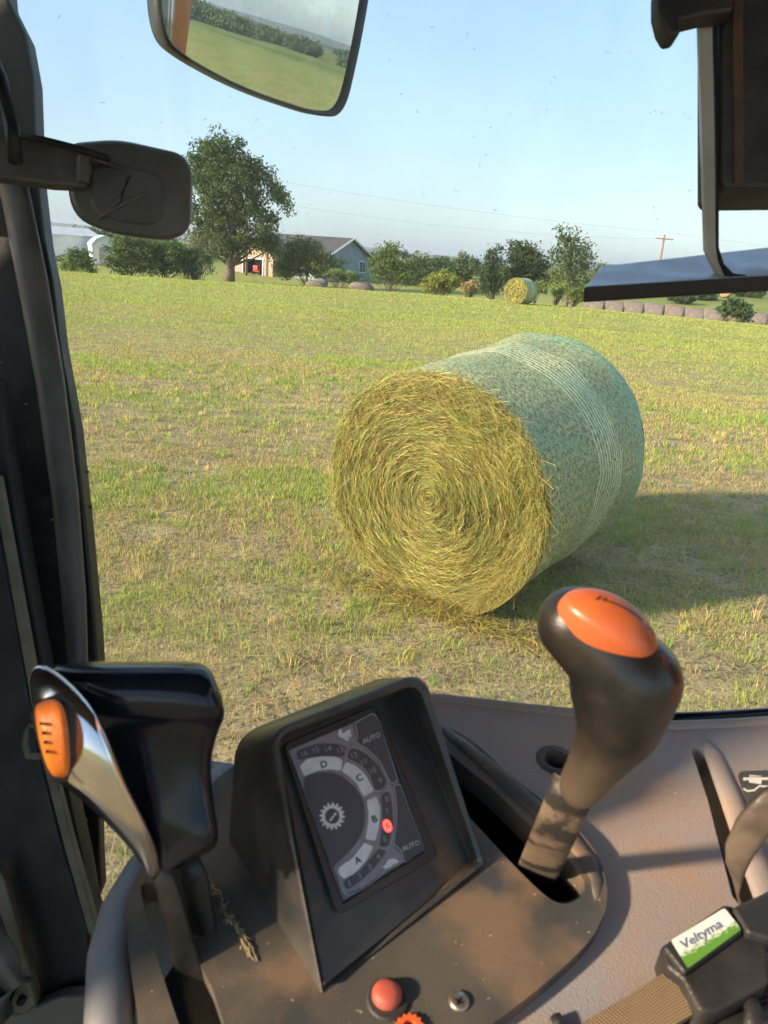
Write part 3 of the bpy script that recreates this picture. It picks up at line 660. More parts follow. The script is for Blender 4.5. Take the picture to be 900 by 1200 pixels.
for k, u in enumerate(us + [889]):
    p = gb(u, 360, 61.5)
    if k == 0:
        V, F = old_bale_mesh(); o = pyobj('old_bale', V, F, M['oldbale'], None); olds.append(o)
    else:
        o = olds[0].copy(); col.objects.link(o)
    o.location = (p[0], p[1], p[2] - .03); o.rotation_euler = (0, 0, R(-20 + random.uniform(-3, 3))); s_ = random.uniform(.96, 1.04); o.scale = (1.0, s_, s_)
    tag(o, labs[k], 'hay bale', 'old round bales lined up end to end')
V, F = old_bale_mesh(4, .7, 1.3); o = pyobj('old_bale', V, F, mat('tan_hay', (.50, .33, .2), (.38, .27, .17), 4, .9), None)
p = gb(850, 347, 112); o.location = (p[0], p[1], p[2]); o.rotation_euler = (0, 0, R(55)); tag(o, 'small tan round bale alone on the far green slope', 'hay bale')

# ------------------------------------------------------------------ boulders
def boulder(u, D, w, h, label, seed):
    p = gb(u, 328, D); bm = bmesh.new(); bmesh.ops.create_icosphere(bm, subdivisions=4, radius=1); rs = random.Random(seed)
    ks = [(rs.uniform(1, 3), rs.uniform(1, 3), rs.uniform(1, 3), rs.uniform(0, 6)) for _ in range(5)]
    for v in bm.verts:
        d = 1 + sum(.11 * math.sin(a * v.co.x + b * v.co.y * 1.3 + c * v.co.z + q) for a, b, c, q in ks)
        v.co = Vector((v.co.x * w * d, v.co.y * w * .8 * d, v.co.z * h * d))
    me = bpy.data.meshes.new('boulder'); bm.to_mesh(me); bm.free(); o = link('boulder', me, M['rock']); o.location = (p[0], p[1], p[2] + h * .8)
    return tag(o, label, 'boulder', 'boulders by the house')
boulder(373, 70, .9, .62, 'grey boulder at the foot of the broad bush', 3); boulder(425, 69, 1.05, .66, 'reddish brown boulder below the blue gable wall', 8)

# ------------------------------------------------------------------ house
def house():
    apex = at(411, 279, 92); phi = R(-31); ex = np.array([math.cos(phi), math.sin(phi)]); ey = np.array([-math.sin(phi), math.cos(phi)])
    o2 = apex[:2]; zb = float(terrain(*o2)) - .1; base = np.array([o2[0], o2[1], zb])
    root = empty('house', base, 'single storey house with blue gable siding, dark shingle roof and open tan garage', 'house', rz=phi)
    L, W = 12.2, 9.0; za = apex[2] - zb; ze = za - 2.0; h = W / 2
    # gable end at x=0
    pr = lambda x0, x1, y0, y1, ze_, za_, ax: None
    V = [(0, -h, 0), (0, h, 0), (0, h, ze), (0, 0, za - .12), (0, -h, ze), (-L, -h, 0), (-L, h, 0), (-L, h, ze), (-L, 0, za - .12), (-L, -h, ze)]
    pyobj('wall', V, [(0, 1, 2, 3, 4), (9, 8, 7, 6, 5), (0, 4, 9, 5), (1, 6, 7, 2)], M['bluewall'], root, False)
    mb = MB(); e = .45
    def slope(sg):
        a = np.array([e, 0, za]); b = np.array([-L - e, 0, za]); q = h + e; dz = (za - ze) / h * q
        V = [a, b, b + [0, sg * q, -dz], a + [0, sg * q, -dz]]; V = V + [v - np.array([0, 0, .14]) for v in V]
        mb.add(V, [(0, 1, 2, 3), (7, 6, 5, 4), (0, 4, 5, 1), (1, 5, 6, 2), (2, 6, 7, 3), (3, 7, 4, 0)])
    slope(-1); slope(1); roof = mb.build('roof', M['shingle'], root, False)
    mb = MB()
    for sg in (-1, 1):
        q = h + e; dz = (za - ze) / h * q
        mb.tube([(e + .03, 0, za - .05), (e + .03, sg * q, za - dz - .05)], .13, 4)
    mb.build('rake_trim', M['white'], root, False)
    wf = MB(); wf.box((.04, 2.6, ze - 1.05), (.08, 1.35, 1.35)); w = wf.build('window', M['white'], root, False)
    wg = MB(); wg.box((.09, 2.28, ze - 1.05), (.04, .55, 1.1)); wg.box((.09, 2.92, ze - 1.05), (.04, .55, 1.1)); wg.build('pane', M['winglass'], w, False)
    # garage wing, gable to the local -y side
    x0, x1, yf, yb = -11.3, -5.7, -6.6, -h; gx = (x0 + x1) / 2; g = (x1 - x0) / 2; gz = ze; ga = ze + 1.25
    ox0, ox1, oz = x0 + 1.3, x1 - 1.45, 1.75
    mb = MB(); t = .15
    mb.add([(x0, yf, 0), (ox0, yf, 0), (ox0, yf, oz), (ox1, yf, oz), (ox1, yf, 0), (x1, yf, 0), (x1, yf, gz), (gx, yf, ga), (x0, yf, gz)], [(0, 1, 2, 8), (2, 3, 6, 7, 8), (3, 4, 5, 6)])
    mb.add([(x0, yf, 0), (x0, yb, 0), (x0, yb, gz), (x0, yf, gz)], [(0, 3, 2, 1)]); mb.add([(x1, yf, 0), (x1, yb, 0), (x1, yb, gz), (x1, yf, gz)], [(0, 1, 2, 3)])
    mb.build('garage_wall', M['tanwall'], root, False)
    mb = MB(); mb.box((gx, -3.2, 1.0), (ox1 - ox0 + .6, .1, 2.2)); mb.box((ox0 - .2, -4.9, 1), (.1, 3.3, 2.2)); mb.box((ox1 + .2, -4.9, 1), (.1, 3.3, 2.2)); mb.box((gx, -4.9, oz + .15), (ox1 - ox0 + .6, 3.3, .1))
    mb.build('garage_interior', M['dark'], root, False)
    mb = MB()
    for sg in (-1, 1):
        q = g + .35; dz = (ga - gz) / g * q; a = np.array([gx, yf - .35, ga + .1]); b = np.array([gx, -1.2, ga + .1])
        V = [a, b, b + [sg * q, 0, -dz], a + [sg * q, 0, -dz]]; V = V + [v - np.array([0, 0, .12]) for v in V]
        mb.add(V, [(0, 1, 2, 3), (7, 6, 5, 4), (0, 4, 5, 1), (1, 5, 6, 2), (2, 6, 7, 3), (3, 7, 4, 0)])
    mb.build('garage_roof', M['shingle'], root, False)
    mb = MB(); mb.box((gx, yf - .05, oz + .05), (ox1 - ox0 + .3, .08, .14)); mb.box((ox0 - .07, yf - .05, oz / 2), (.14, .08, oz)); mb.box((ox1 + .07, yf - .05, oz / 2), (.14, .08, oz)); mb.build('garage_trim', M['white'], root, False)
    # red ride-on mower standing in the garage mouth
    c = np.array([gx + .1, yf + 1.0]); wpos = np.array([o2[0], o2[1]]) + ex * c[0] + ey * c[1]
    mr = empty('ride_on_mower', (wpos[0], wpos[1], zb + .02), 'red ride-on mower parked in the open garage', 'mower', rz=phi)
    mb = MB(); mb.box((0, 0, .62), (.95, 1.3, .55)); mb.box((0, -.5, .78), (.7, .7, .5)); finish(mb.build('body', M['redpaint'], mr, False), .05)
    mb = MB(); mb.box((0, .35, 1.02), (.5, .45, .12)); mb.box((0, .58, 1.2), (.5, .1, .4)); mb.build('seat', M['tyre'], mr, False)
    for sx in (-1, 1):
        for sy, rr in ((-.55, .24), (.5, .32)): q = MB(); q.cyl((sx * .5 - .1, sy, rr), (sx * .5 + .1, sy, rr), rr, 18); q.build('wheel', M['tyre'], mr)
house()
# white barn and gambrel shed on the left
def barn(u, v, D, label, name, gam, W, L, ze, za, rz, door=True):
    p = gb(u, v, D); root = empty(name, p, label, name.split('_')[-1], rz=rz); h = W / 2
    prof = [(-h, 0), (-h, ze), (0, za), (h, ze), (h, 0)] if not gam else [(-h, 0), (-h, ze), (-h * .62, za - .38), (0, za), (h * .62, za - .38), (h, ze), (h, 0)]
    V = [(x, -L / 2, z) for x, z in prof] + [(x, L / 2, z) for x, z in prof]; n = len(prof)
    pyobj('wall', V, [tuple(range(n)), tuple(range(2 * n - 1, n - 1, -1)), (0, 1, n + 1, n), (n - 2, n - 1, 2 * n - 1, 2 * n - 2)], M['white'], root, False)
    rp = [(x * 1.06, z + .06) for x, z in prof[1:-1]]; k = len(rp)
    V = [(x, -L / 2 - .2, z) for x, z in rp] + [(x, L / 2 + .2, z) for x, z in rp]; F = [(i, i + 1, i + 1 + k, i + k) for i in range(k - 1)]
    o = pyobj('roof', V, F, mat('pale_metal_roof', (.62, .64, .66), (.55, .57, .6), 1, .5), root, False); s = o.modifiers.new('s', 'SOLIDIFY'); s.thickness = .1
    if door:
        mb = MB(); mb.box((0, -L / 2 - .03, ze * .42), (W * .5, .06, ze * .84)); d = mb.build('door', mat('door_grey', (.5, .51, .52), rough=.6), root, False)
        mb = MB(); mb.tube([(-W * .25, -L / 2 - .08, 0), (-W * .25, -L / 2 - .08, ze * .85), (W * .25, -L / 2 - .08, ze * .85), (W * .25, -L / 2 - .08, 0)], .06, 4); mb.build('trim', M['tanwall'], d, False)
barn(64, 300, 96, 'white gable barn at the left behind the window pillar', 'white_barn', False, 5.2, 8, 2.5, 3.3, R(-38))
barn(121, 306, 92, 'small white shed with a rounded gambrel roof', 'garden_shed', True, 2.6, 3.6, 1.9, 2.9, R(28))
# poles and wires
def pole(u, vtop, D, label, arm=True, rr=.14):
    t = at(u, vtop, D); b = np.array([t[0], t[1], float(terrain(t[0], t[1]))]); root = empty('utility_pole', b, label, 'utility pole')
    mb = MB(); mb.tube([(0, 0, -.2), (0, 0, t[2] - b[2])], [rr * 1.15, rr * .8], 10); mb.build('pole', M['pole'], root)
    if arm:
        mb = MB(); hz = t[2] - b[2] - .5; mb.box((0, -.15, hz), (2.2, .14, .14)); mb.build('crossarm', M['pole'], root, False)
        for x in (-1.0, 1.0, 0): q = MB(); q.tube([(x, -.15, hz + .07 if x else hz + .5), (x, -.15, hz + .3 if x else hz + .8)], [.07, .04], 8); q.build('insulator', M['white'], root)
    return t
t1 = pole(779, 275, 108, 'wooden utility pole with a crossarm standing beyond the row of old bales')
t0 = pole(290, 206, 90, 'wooden utility pole hidden in the shade tree crown')
pole(98, 272, 100, 'thin bare pole beside the arched shed', False, .07)
def wire(a, b, sag, label):
    mb = MB(); pts = [a + (b - a) * t + np.array([0, 0, -4 * sag * t * (1 - t)]) for t in np.linspace(0, 1, 24)]; mb.tube(pts, .015, 5, cap=False)
    tag(mb.build('power_line', M['wire']), label, 'power line', 'power lines between the poles')
t2 = at(1250, 330, 150)
wire(t0 + [0, 0, .0], t1 + [0, 0, .3], .5, 'upper power line running right from the shade tree to the pole')
wire(t0 + [0, 0, -2.2], t1 + [0, 0, -.5], .9, 'lower power line running right from the shade tree to the pole')
wire(t1 + [0, 0, .3], t2 + [0, 0, 1.0], .5, 'power line leaving the pole toward the right edge')
pb = t2.copy(); pb[2] = float(terrain(t2[0], t2[1])); rt = empty('utility_pole', pb, 'wooden utility pole outside the right edge of the view', 'utility pole'); q = MB(); q.tube([(0, 0, 0), (0, 0, t2[2] - pb[2] + 1.1)], [.15, .11], 8); q.build('pole', M['pole'], rt)

USE_HAZE = True
EXPO = 1.5
DPY = -.03

# ================================================================== tractor cab
TR = empty('tractor_cab', (0, 0, 0), 'dusty tractor cab with black pillar, grey console, levers and mirrors, around the viewer', 'tractor')
CN = np.array([0, -math.sin(R(8)), math.cos(R(8))])            # console plane
CP = P(450, 1000, .52)
def onA(u, v, h=0): return on_plane(u, v, CP + CN * h, CN)
A0 = lambda u, v: onA(u, v, 0)
PH = .010                                                      # dark cover stands this much proud
A1 = lambda u, v: onA(u, v, PH)

# ---- pillar and door frame
pil = slab('door_pillar', [(-140, -60, .97), (4, -60, .97), (10, 0, .97), (30, 40, .97), (39, 90, .97), (43, 200, .97), (52, 280, .97), (62, 330, .97), (70, 400, .97), (88, 500, .97), (101, 620, .97), (112, 740, .97), (119, 860, .97), (121, 960, .97), (-140, 960, .97)], .03, M['pillar'], TR, .004)
eloft('pillar_ridge', [(-4, 205, 30, 200, .95, .016), (20, 330, 56, 326, .945, .018), (42, 450, 76, 446, .94, .018), (60, 580, 92, 576, .935, .018), (72, 700, 101, 697, .93, .018), (80, 800, 104, 797, .925, .018), (84, 900, 106, 897, .92, .018)], M['pillar_worn'], pil, 20, 2.6)
q = MB()
for (u, v, s) in ((102, 553, 4), (106, 594, 4), (91, 757, 8), (108, 1035, 7)):
    q = MB(); a = P(u, v, .925 if u < 100 else .96); d = ray(u, v); d /= np.linalg.norm(d); q.cyl(a - d * .006, a + d * .01, s * .6 * .93 / 900, 8); q.build('bolt', M['pillar_worn'], pil)
slab('window_seal', [(-60, 440, .86), (-6, 440, .86), (5, 520, .86), (25, 640, .86), (50, 780, .86), (75, 905, .86), (98, 1010, .86), (111, 1085, .86), (111, 1110, .86), (92, 1085, .86), (-60, 500, .86)], .03, M['black'], TR, .003)
slab('inner_door_panel', [(-140, 480, .83), (-12, 560, .83), (18, 720, .83), (46, 880, .83), (72, 985, .83), (104, 1090, .83), (104, 1185, .83), (-140, 1290, .83)], .05, M['black'], TR, .004)
slab('door_edge_strip', [(-10, 560, .822), (-2, 556, .822), (28, 720, .822), (57, 880, .822), (84, 985, .822), (113, 1090, .822), (113, 1102, .822), (103, 1094, .822), (74, 990, .822), (47, 886, .822), (18, 724, .822)], .012, M['tanedge'], TR, .002)
slab('door_edge_strip', [(-8, 1010, .80), (4, 1030, .80), (20, 1085, .80), (42, 1165, .80), (42, 1190, .80), (34, 1190, .80), (8, 1095, .80), (-8, 1050, .80)], .012, M['tanedge'], TR, .002)
br = slab('hinge_bracket', [(12, 1172, .79), (24, 1150, .79), (34, 1152, .79), (42, 1178, .79), (30, 1190, .79), (14, 1188, .79)], .01, M['tanedge'], TR, .003)
q = MB(); a = P(25, 1173, .786); q.cyl(a - CF * .003, a + CF * .004, .004, 10); q.build('rivet', M['black'], br)
pl_ = slab('sill_plate', [(84, 915, .99), (115, 925, .99), (117, 1000, .99), (119, 1040, .99), (108, 1068, .99), (100, 1030, .99)], .02, M['pillar'], TR, .003)
q = MB(); q.tube([P(91, 985, .98), P(100, 950, .98), P(106, 930, .98)], .006, 8); q.build('cable', mat('blue_grey', (.12, .16, .2), rough=.35), pl_)
fr = slab('floor_mat', [(-60, 1185, .80), (20, 1188, .80), (40, 1180, .80), (70, 1168, .80), (130, 1165, .80), (170, 1280, .80), (-60, 1340, .80)], .02, M['pillar_worn'], TR, .004)
q = MB(); q.tube([P(u, v, .80) for u, v in ((36, 850), (30, 856), (29, 872), (33, 886), (48, 887))], .0035, 8); q.build('latch_loop', M['tanedge'], TR)
q = MB(); q.tube([P(u, v, .76) for u, v in ((-12, 1095), (8, 1125), (14, 1150), (2, 1182), (-14, 1200))], .012, 12); q.build('hose', M['pillar_worn'], TR)

# ---- small dark side mirror and its arm
arm = slab('mirror_arm', [(-60, 152, .88), (0, 159, .88), (60, 168, .90), (104, 180, .91), (108, 200, .91), (100, 218, .91), (60, 216, .90), (0, 208, .88), (-60, 204, .88)], .02, M['pillar_worn'], TR, .004)
q = MB(); q.tube([P(u, v, .87) for u, v in ((14, 158), (50, 164), (90, 174), (128, 186))], .0042, 10); q.build('cable', M['black'], arm)
q = MB(); q.tube([P(u, v, .85) for u, v in ((-14, 60), (0, 92), (14, 150), (18, 190))], .008, 10); q.build('stay_rod', M['black'], arm)
def rq(cs, rad, n=6):
    """rounded polygon: corners with corner radii"""
    out = []; N = len(cs)
    for i in range(N):
        p, a, b = [np.array(cs[k % N], float) for k in (i, i - 1, i + 1)]; r = rad[i] if hasattr(rad, '__len__') else rad
        da = (a - p); la = np.linalg.norm(da); db = (b - p); lb = np.linalg.norm(db); A = p + da / la * min(r, la * .49); Bb = p + db / lb * min(r, lb * .49)
        for k in range(n + 1): t = k / n; out.append((1 - t) ** 2 * A + 2 * t * (1 - t) * p + t * t * Bb)
    return out
def dish(name, rings, matr, parent, fill=True, back=True, sub=0, smooth=True):
    """skin a stack of equal-length 3D loops"""
    n = len(rings[0]); V = [p for r_ in rings for p in r_]; F = []
    for i in range(len(rings) - 1):
        for k in range(n): F.append((i * n + k, i * n + (k + 1) % n, (i + 1) * n + (k + 1) % n, (i + 1) * n + k))
    if back: F.append(tuple(range(n - 1, -1, -1)))
    if fill: F.append(tuple((len(rings) - 1) * n + k for k in range(n)))
    o = pyobj(name, V, F, matr, parent, smooth)
    bm = bmesh.new(); bm.from_mesh(o.data); bmesh.ops.recalc_face_normals(bm, faces=bm.faces); bm.to_mesh(o.data); bm.free(); return o
def shrink(l, s, dx=0, dy=0):
    c = np.mean(l, 0); return [c + (np.array(p) - c) * s + np.array([dx, dy]) for p in l]
def rings_px(specs): return [[P(p[0], p[1], d) for p in l] for l, d in specs]
o2 = rq([(80, 168), (138, 163), (214, 180), (226, 200), (224, 270), (200, 283), (130, 275), (80, 252)], [14, 20, 14, 12, 20, 20, 30, 36])
mb_ = dish('side_mirror', rings_px([(shrink(o2, .9), .975), (o2, .965), (o2, .935), (shrink(o2, .965), .925), (shrink(o2, .90), .922)]), M['mirrorback'], TR)
l2 = shrink(o2, .55, -8, 6)
dish('moulded_panel', rings_px([(shrink(l2, 1.1), .9215), (l2, .918)]), M['mirrorback'], mb_, back=False, smooth=False)
q = MB(); q.tube([P(u, v, .918) for u, v in ((116, 190), (140, 196), (152, 206), (140, 236), (116, 256))], .003, 6); q.tube([P(u, v, .917) for u, v in ((116, 256), (150, 236), (172, 226))], .0025, 6); q.build('moulded_rib', M['mirrorback'], mb_)
q = MB(); q.tube([P(97, 184, .900), P(97, 214, .902)], .0075, 4); q.build('pivot', M['mirrorback'], mb_, False)

# ---- big top mirror, a real mirror turned to show the field beside the tractor
om = rq([(176, -90), (444, -90), (424, 40), (402, 136), (372, 137), (285, 108), (214, 70), (184, 44)], [30, 30, 60, 34, 24, 60, 40, 40])
def horizon_up(u, v, slope):                                   # 'up' seen through the mirror
    a, b = ray(u, v), ray(u + 10, v + 10 * slope); n = np.cross(a, b); n /= np.linalg.norm(n)
    return n if np.dot(n, CU) > 0 else -n
zr = horizon_up(320, 33, .325); MN = np.array([0, 0, 1.]) - zr; MN /= np.linalg.norm(MN)
if np.dot(MN, ray(320, 60)) > 0: MN = -MN
MC = P(320, 40, 1.25)
def mp(l, k): return [on_plane(p[0], p[1], MC, MN) + MN * k for p in l]
inner = shrink(om, .93, -2, 0)
rr_ = [p - ray(300, 60) * .05 * 0 for p in mp(om, -.012)]
big = dish('wing_mirror', [mp(shrink(om, .86), -.040), mp(om, -.022), mp(om, .004), mp(shrink(om, .975), .009), mp(inner, .004), mp(inner, .0)], M['darkrim'], TR)
mm = mat('mirror_glass', (.80, .84, .82), (.66, .70, .68), 12, .0, .012, metal=.86, c3=(.72, .74, .70), s3=40)
dish('mirror_glass', [mp(shrink(inner, .998), -.002 + .0035), mp(shrink(inner, .995), .0025)], mm, big, smooth=False)
# arm of the big mirror reaching up to the roof
q = MB(); a = mp([(300, -60)], -.03)[0]; q.tube([a, a + np.array([-.1, -.05, .12]), np.array([-.35, .95, 2.62])], .012, 10); q.build('mirror_stay', M['darkrim'], TR)
# orange body panel added out of direct view, to show in the big mirror
def refl(u, v, t):
    d = ray(u, v); p = on_plane(u, v, MC, MN); r_ = d - 2 * np.dot(d, MN) * MN; r_ /= np.linalg.norm(r_); return p + r_ * t, r_
t_ = 1.9
pa, _ = refl(150, -40, t_); pb_, _ = refl(222, 0, t_); pc, rdir = refl(215, 75, t_); pd_, _ = refl(225, -60, t_)
# vertical edge through the point seen at u=225
ex_ = np.array([rdir[1], -rdir[0], 0]); ex_ /= np.linalg.norm(ex_)
if np.dot(ex_, pa - pb_) < 0: ex_ = -ex_
e0 = np.array([pc[0], pc[1], 0]); fw = np.array([rdir[0], rdir[1], 0]); fw /= np.linalg.norm(fw)
def bx(mb, x0, x1, z0, z1, y0, y1):
    V = [e0 + ex_ * a + fw * c + np.array([0, 0, b]) for a in (x0, x1) for b in (z0, z1) for c in (y0, y1)]
    mb.add(V, [(0, 1, 3, 2), (4, 6, 7, 5), (0, 4, 5, 1), (2, 3, 7, 6), (0, 2, 6, 4), (1, 5, 7, 3)])
q = MB(); bx(q, 0, .06, .6, 3.0, 0, .3); bx(q, .062, .75, .6, 3.0, .01, .3); body_pan = q.build('orange_body_panel', M['orangepaint'], TR, False); finish(body_pan, .004)
q = MB()
for zz in (1.9, 2.2, 2.5): bx(q, .03, .09, zz, zz + .012, -.006, .0)
bx(q, .30, .34, .6, 3.0, -.004, .006); q.build('seam_and_hinges', M['pillar_worn'], body_pan, False)

# ---- grey console
top = [(300, 872), (340, 850), (420, 832), (470, 824), (515, 822), (560, 827), (610, 833), (670, 839), (730, 849), (790, 854), (845, 852), (905, 848), (1000, 842), (1120, 836), (1300, 832), (1420, 850)]
slot = rq([(809, 876), (827, 876), (850, 935), (900, 1075), (884, 1082), (858, 1050), (830, 940)], [7, 7, 3, 6, 6, 3, 3], 4)
cup = [(652 + 15 * math.cos(t), 891 + 14 * math.sin(t)) for t in np.linspace(0, 2 * PI, 24, endpoint=False)]
podr = [(517, 849), (555, 869), (596, 907), (642, 942), (679, 974), (700, 1002), (710, 1030), (711, 1060), (702, 1084), (690, 1103), (655, 1138), (600, 1183), (540, 1226), (480, 1280)]
cons_out = top + [(1480, 960), (1450, 1340), (520, 1340)] + [(p[0] - 12, p[1] - 6) for p in podr[::-1]][:-2] + [(480, 845), (400, 862), (330, 885)]
cons = plate('console', [tuple(p) for p in cons_out], [[tuple(p) for p in slot], cup], A0, CN, .03, M['console'], TR, .0055, 4)
# raised rim on the right of the slot, hollow behind the cup hole, screw dimple
q = MB(); q.tube([onA(u, v, -.001) for u, v in ((826, 868), (836, 885), (858, 940), (884, 1010), (905, 1065), (930, 1130))], [.004, .0075, .009, .010, .010, .009], 14, flat=.55, ref=CN); q.build('slot_rim', M['console'], cons)
q = MB()
def ringV(u, v, r0_, r1_, h0, h1, n=32):
    c = onA(u, v, 0); d = c - CAM; k = np.dot(d, CF) / 900; a = CR - CN * np.dot(CR, CN); a /= np.linalg.norm(a); b = np.cross(CN, a)
    V = []; F = []
    for j, (r_, h_) in enumerate(((r0_, h0), ((r0_ + r1_) / 2, (h0 + h1) / 2 + .0006), (r1_, h1))):
        for i in range(n): t = 2 * PI * i / n; V.append(c + (a * math.cos(t) + b * math.sin(t)) * r_ * k + CN * h_)
    for j in range(2):
        for i in range(n): F.append((j * n + i, j * n + (i + 1) % n, (j + 1) * n + (i + 1) % n, (j + 1) * n + i))
    return V, F
q.add(*ringV(652, 891, 24, 15, .0003, .0015)); q.add(*ringV(652, 891, 15, 12, .0015, -.016)); V, F = ringV(652, 891, 12, .2, -.016, -.017); q.add(V, F); q.build('cup_recess', M['pod'], cons)
# far lip
q = MB(); q.tube([onA(u, v, -.003) for u, v in [(p[0], p[1] - 1) for p in top[3:]]], .0062, 12, ref=CN); q.build('far_lip', M['console'], cons)
q = MB(); q.tube([onA(u, v, -.006) + np.array([0, .012, 0]) for u, v in [(p[0], p[1] - 2) for p in top[8:]]], .006, 10); q.build('glass_seal', M['gloss'], cons)
hole_ = cr([(498, 852), (532, 888), (575, 922), (622, 968), (664, 1006), (684, 1032), (682, 1050), (662, 1059), (641, 1051), (604, 1016), (549, 957), (512, 915), (490, 880)], True, 5)
# black floor and well added beneath so the slots look dark
slab_pts = [(150, 830), (1400, 830), (1430, 1330), (60, 1330)]
q = plate('under_console', slab_pts, [], lambda u, v: onA(u, v, 0) - CN * .14, CN, .35, M['black'], TR)
wellp = [tuple(p) for p in shrink([np.array(p) for p in hole_], 1.12)]
q = MB(); n_w = len(hole_); tp = [onA(p[0], p[1], -.002) for p in shrink(hole_, 1.06)]; bt_ = [p - CN * .13 for p in tp]
q.add(tp + bt_, [(i, (i + 1) % n_w, n_w + (i + 1) % n_w, n_w + i) for i in range(n_w)] + [tuple(n_w + i for i in range(n_w))]); q.build('slot_well', M['black'], TR)
# icon plate by the right lever
ic = plate('function_plate', [tuple(p) for p in rq([(863, 904), (960, 900), (968, 960), (884, 964)], 9, 4)], [], lambda u, v: onA(u, v, .0012), CN, .003, M['pod'], cons)
q = MB()
def flat(mb, pts, f3, ear=True):
    tri = tessellate_polygon([[Vector((p[0], p[1], 0)) for p in pts]]); V = [f3(*p[:2]) for p in pts]
    F = []
    for t in tri:
        a, b, c = [V[i] for i in t]
        if np.dot(np.cross(b - a, c - a), CAM - a) < 0: t = t[::-1]
        F.append(t)
    mb.add(V, F)
ip = lambda u, v: onA(u, v, .0017)
flat(q, [(871, 911), (878, 911), (878, 908), (892, 909), (893, 911), (903, 911), (903, 914), (893, 914), (892, 919), (878, 917), (877, 914), (871, 915)], ip)
def stroke(mb, pts, w, f3, closed=False):
    pts = [np.array(p, float) for p in pts]; n = len(pts); L = []; Rr = []
    for i in range(n):
        a = pts[(i - 1) % n] if closed or i else pts[i]; b = pts[(i + 1) % n] if closed or i < n - 1 else pts[i]
        t = b - a; t = t / (np.linalg.norm(t) + 1e-9); nn = np.array([-t[1], t[0]]) * w / 2; L.append(pts[i] + nn); Rr.append(pts[i] - nn)
    V = [f3(*p) for p in L + Rr]; m = n if closed else n - 1
    V0, V1, V2 = V[0], V[1], V[n]
    fl = np.dot(np.cross(V1 - V0, V2 - V0), CAM - V0) < 0
    F = [(i, (i + 1) % n, n + (i + 1) % n, n + i) for i in range(m)]
    mb.add(V, [f[::-1] for f in F] if fl else F)
stroke(q, [(871, 924), (876, 927), (884, 926), (890, 921), (904, 922)], 2.2, ip)
q.build('function_symbol', mat('symbol_white', (.7, .66, .6), rough=.5), ic)

# ---- left rounded edge of the console
bp_ = [(128, 1290, -.012), (128, 1200, -.010), (130, 1120, -.008), (142, 1066, -.007), (166, 1022, -.007), (200, 975, -.008), (238, 932, -.010), (262, 905, -.012)]
pc_ = [onA(*p) for p in bp_]
q = MB(); q.tube(pc_, [.0135, .0135, .0135, .0125, .0115, .010, .009, .008], 20, ref=CN)
n0 = len(q.v); L_ = [p - CN * .004 + np.array([-.010, -.002, 0]) for p in pc_]; Lb = [p - np.array([-.01, .0, .34]) for p in L_]
q.add(L_ + Lb, [(i, i + 1, len(L_) + i + 1, len(L_) + i) for i in range(len(L_) - 1)])
q.build('console_edge_roll', M['bumper'], TR)
# blue-grey back ledge seen between lever and display
slab('rear_ledge', [(238, 888, .70), (270, 893, .70), (300, 900, .70), (300, 935, .66), (262, 925, .66), (238, 915, .66)], .01, mat('blue_grey_edge', (.10, .13, .17), rough=.3), TR, .003)

# ---- dark cover with the two lever slots
hole = cr([(498, 852), (532, 888), (575, 922), (622, 968), (664, 1006), (684, 1032), (682, 1050), (662, 1059), (641, 1051), (604, 1016), (549, 957), (512, 915), (490, 880)], True, 5)
lslot = rq([(163, 1036), (182, 1030), (214, 1090), (250, 1160), (282, 1260), (236, 1272), (206, 1190), (180, 1110)], [10, 8, 4, 4, 6, 6, 4, 4], 4)
pod_out = cr([(158, 1030), (176, 1000), (206, 966), (240, 928), (262, 906), (300, 885), (380, 862), (450, 848), (490, 842)] + [(p[0], p[1]) for p in podr] + [(440, 1330), (200, 1340), (168, 1260), (160, 1180), (150, 1110), (149, 1060)], True, 4)
pod = plate('lever_cover', [tuple(p) for p in pod_out], [[tuple(p) for p in hole], [tuple(p) for p in lslot]], A1, CN, .02, M['pod'], TR, .005, 4)
# sloping inner rim round the gear slot
oh = [onA(p[0], p[1], PH + .0008) for p in hole]; ih_ = [onA(p[0], p[1], PH - .02) for p in shrink(hole, .97)]
q = MB(); n = len(oh); q.add([onA(p[0], p[1], PH - .004) for p in hole] + ih_, [(i, (i + 1) % n, n + (i + 1) % n, n + i) for i in range(n)]); q.build('slot_lining', M['recess'], pod)
q = MB(); q.tube([onA(u, v, PH - .001) for u, v in ((507, 846), (545, 876), (585, 910), (630, 950), (668, 984), (690, 1010), (699, 1034), (698, 1056))], [.004, .006, .007, .007, .007, .006, .0045, .002], 12, flat=.6, ref=CN); q.build('slot_ridge', M['pod'], pod)
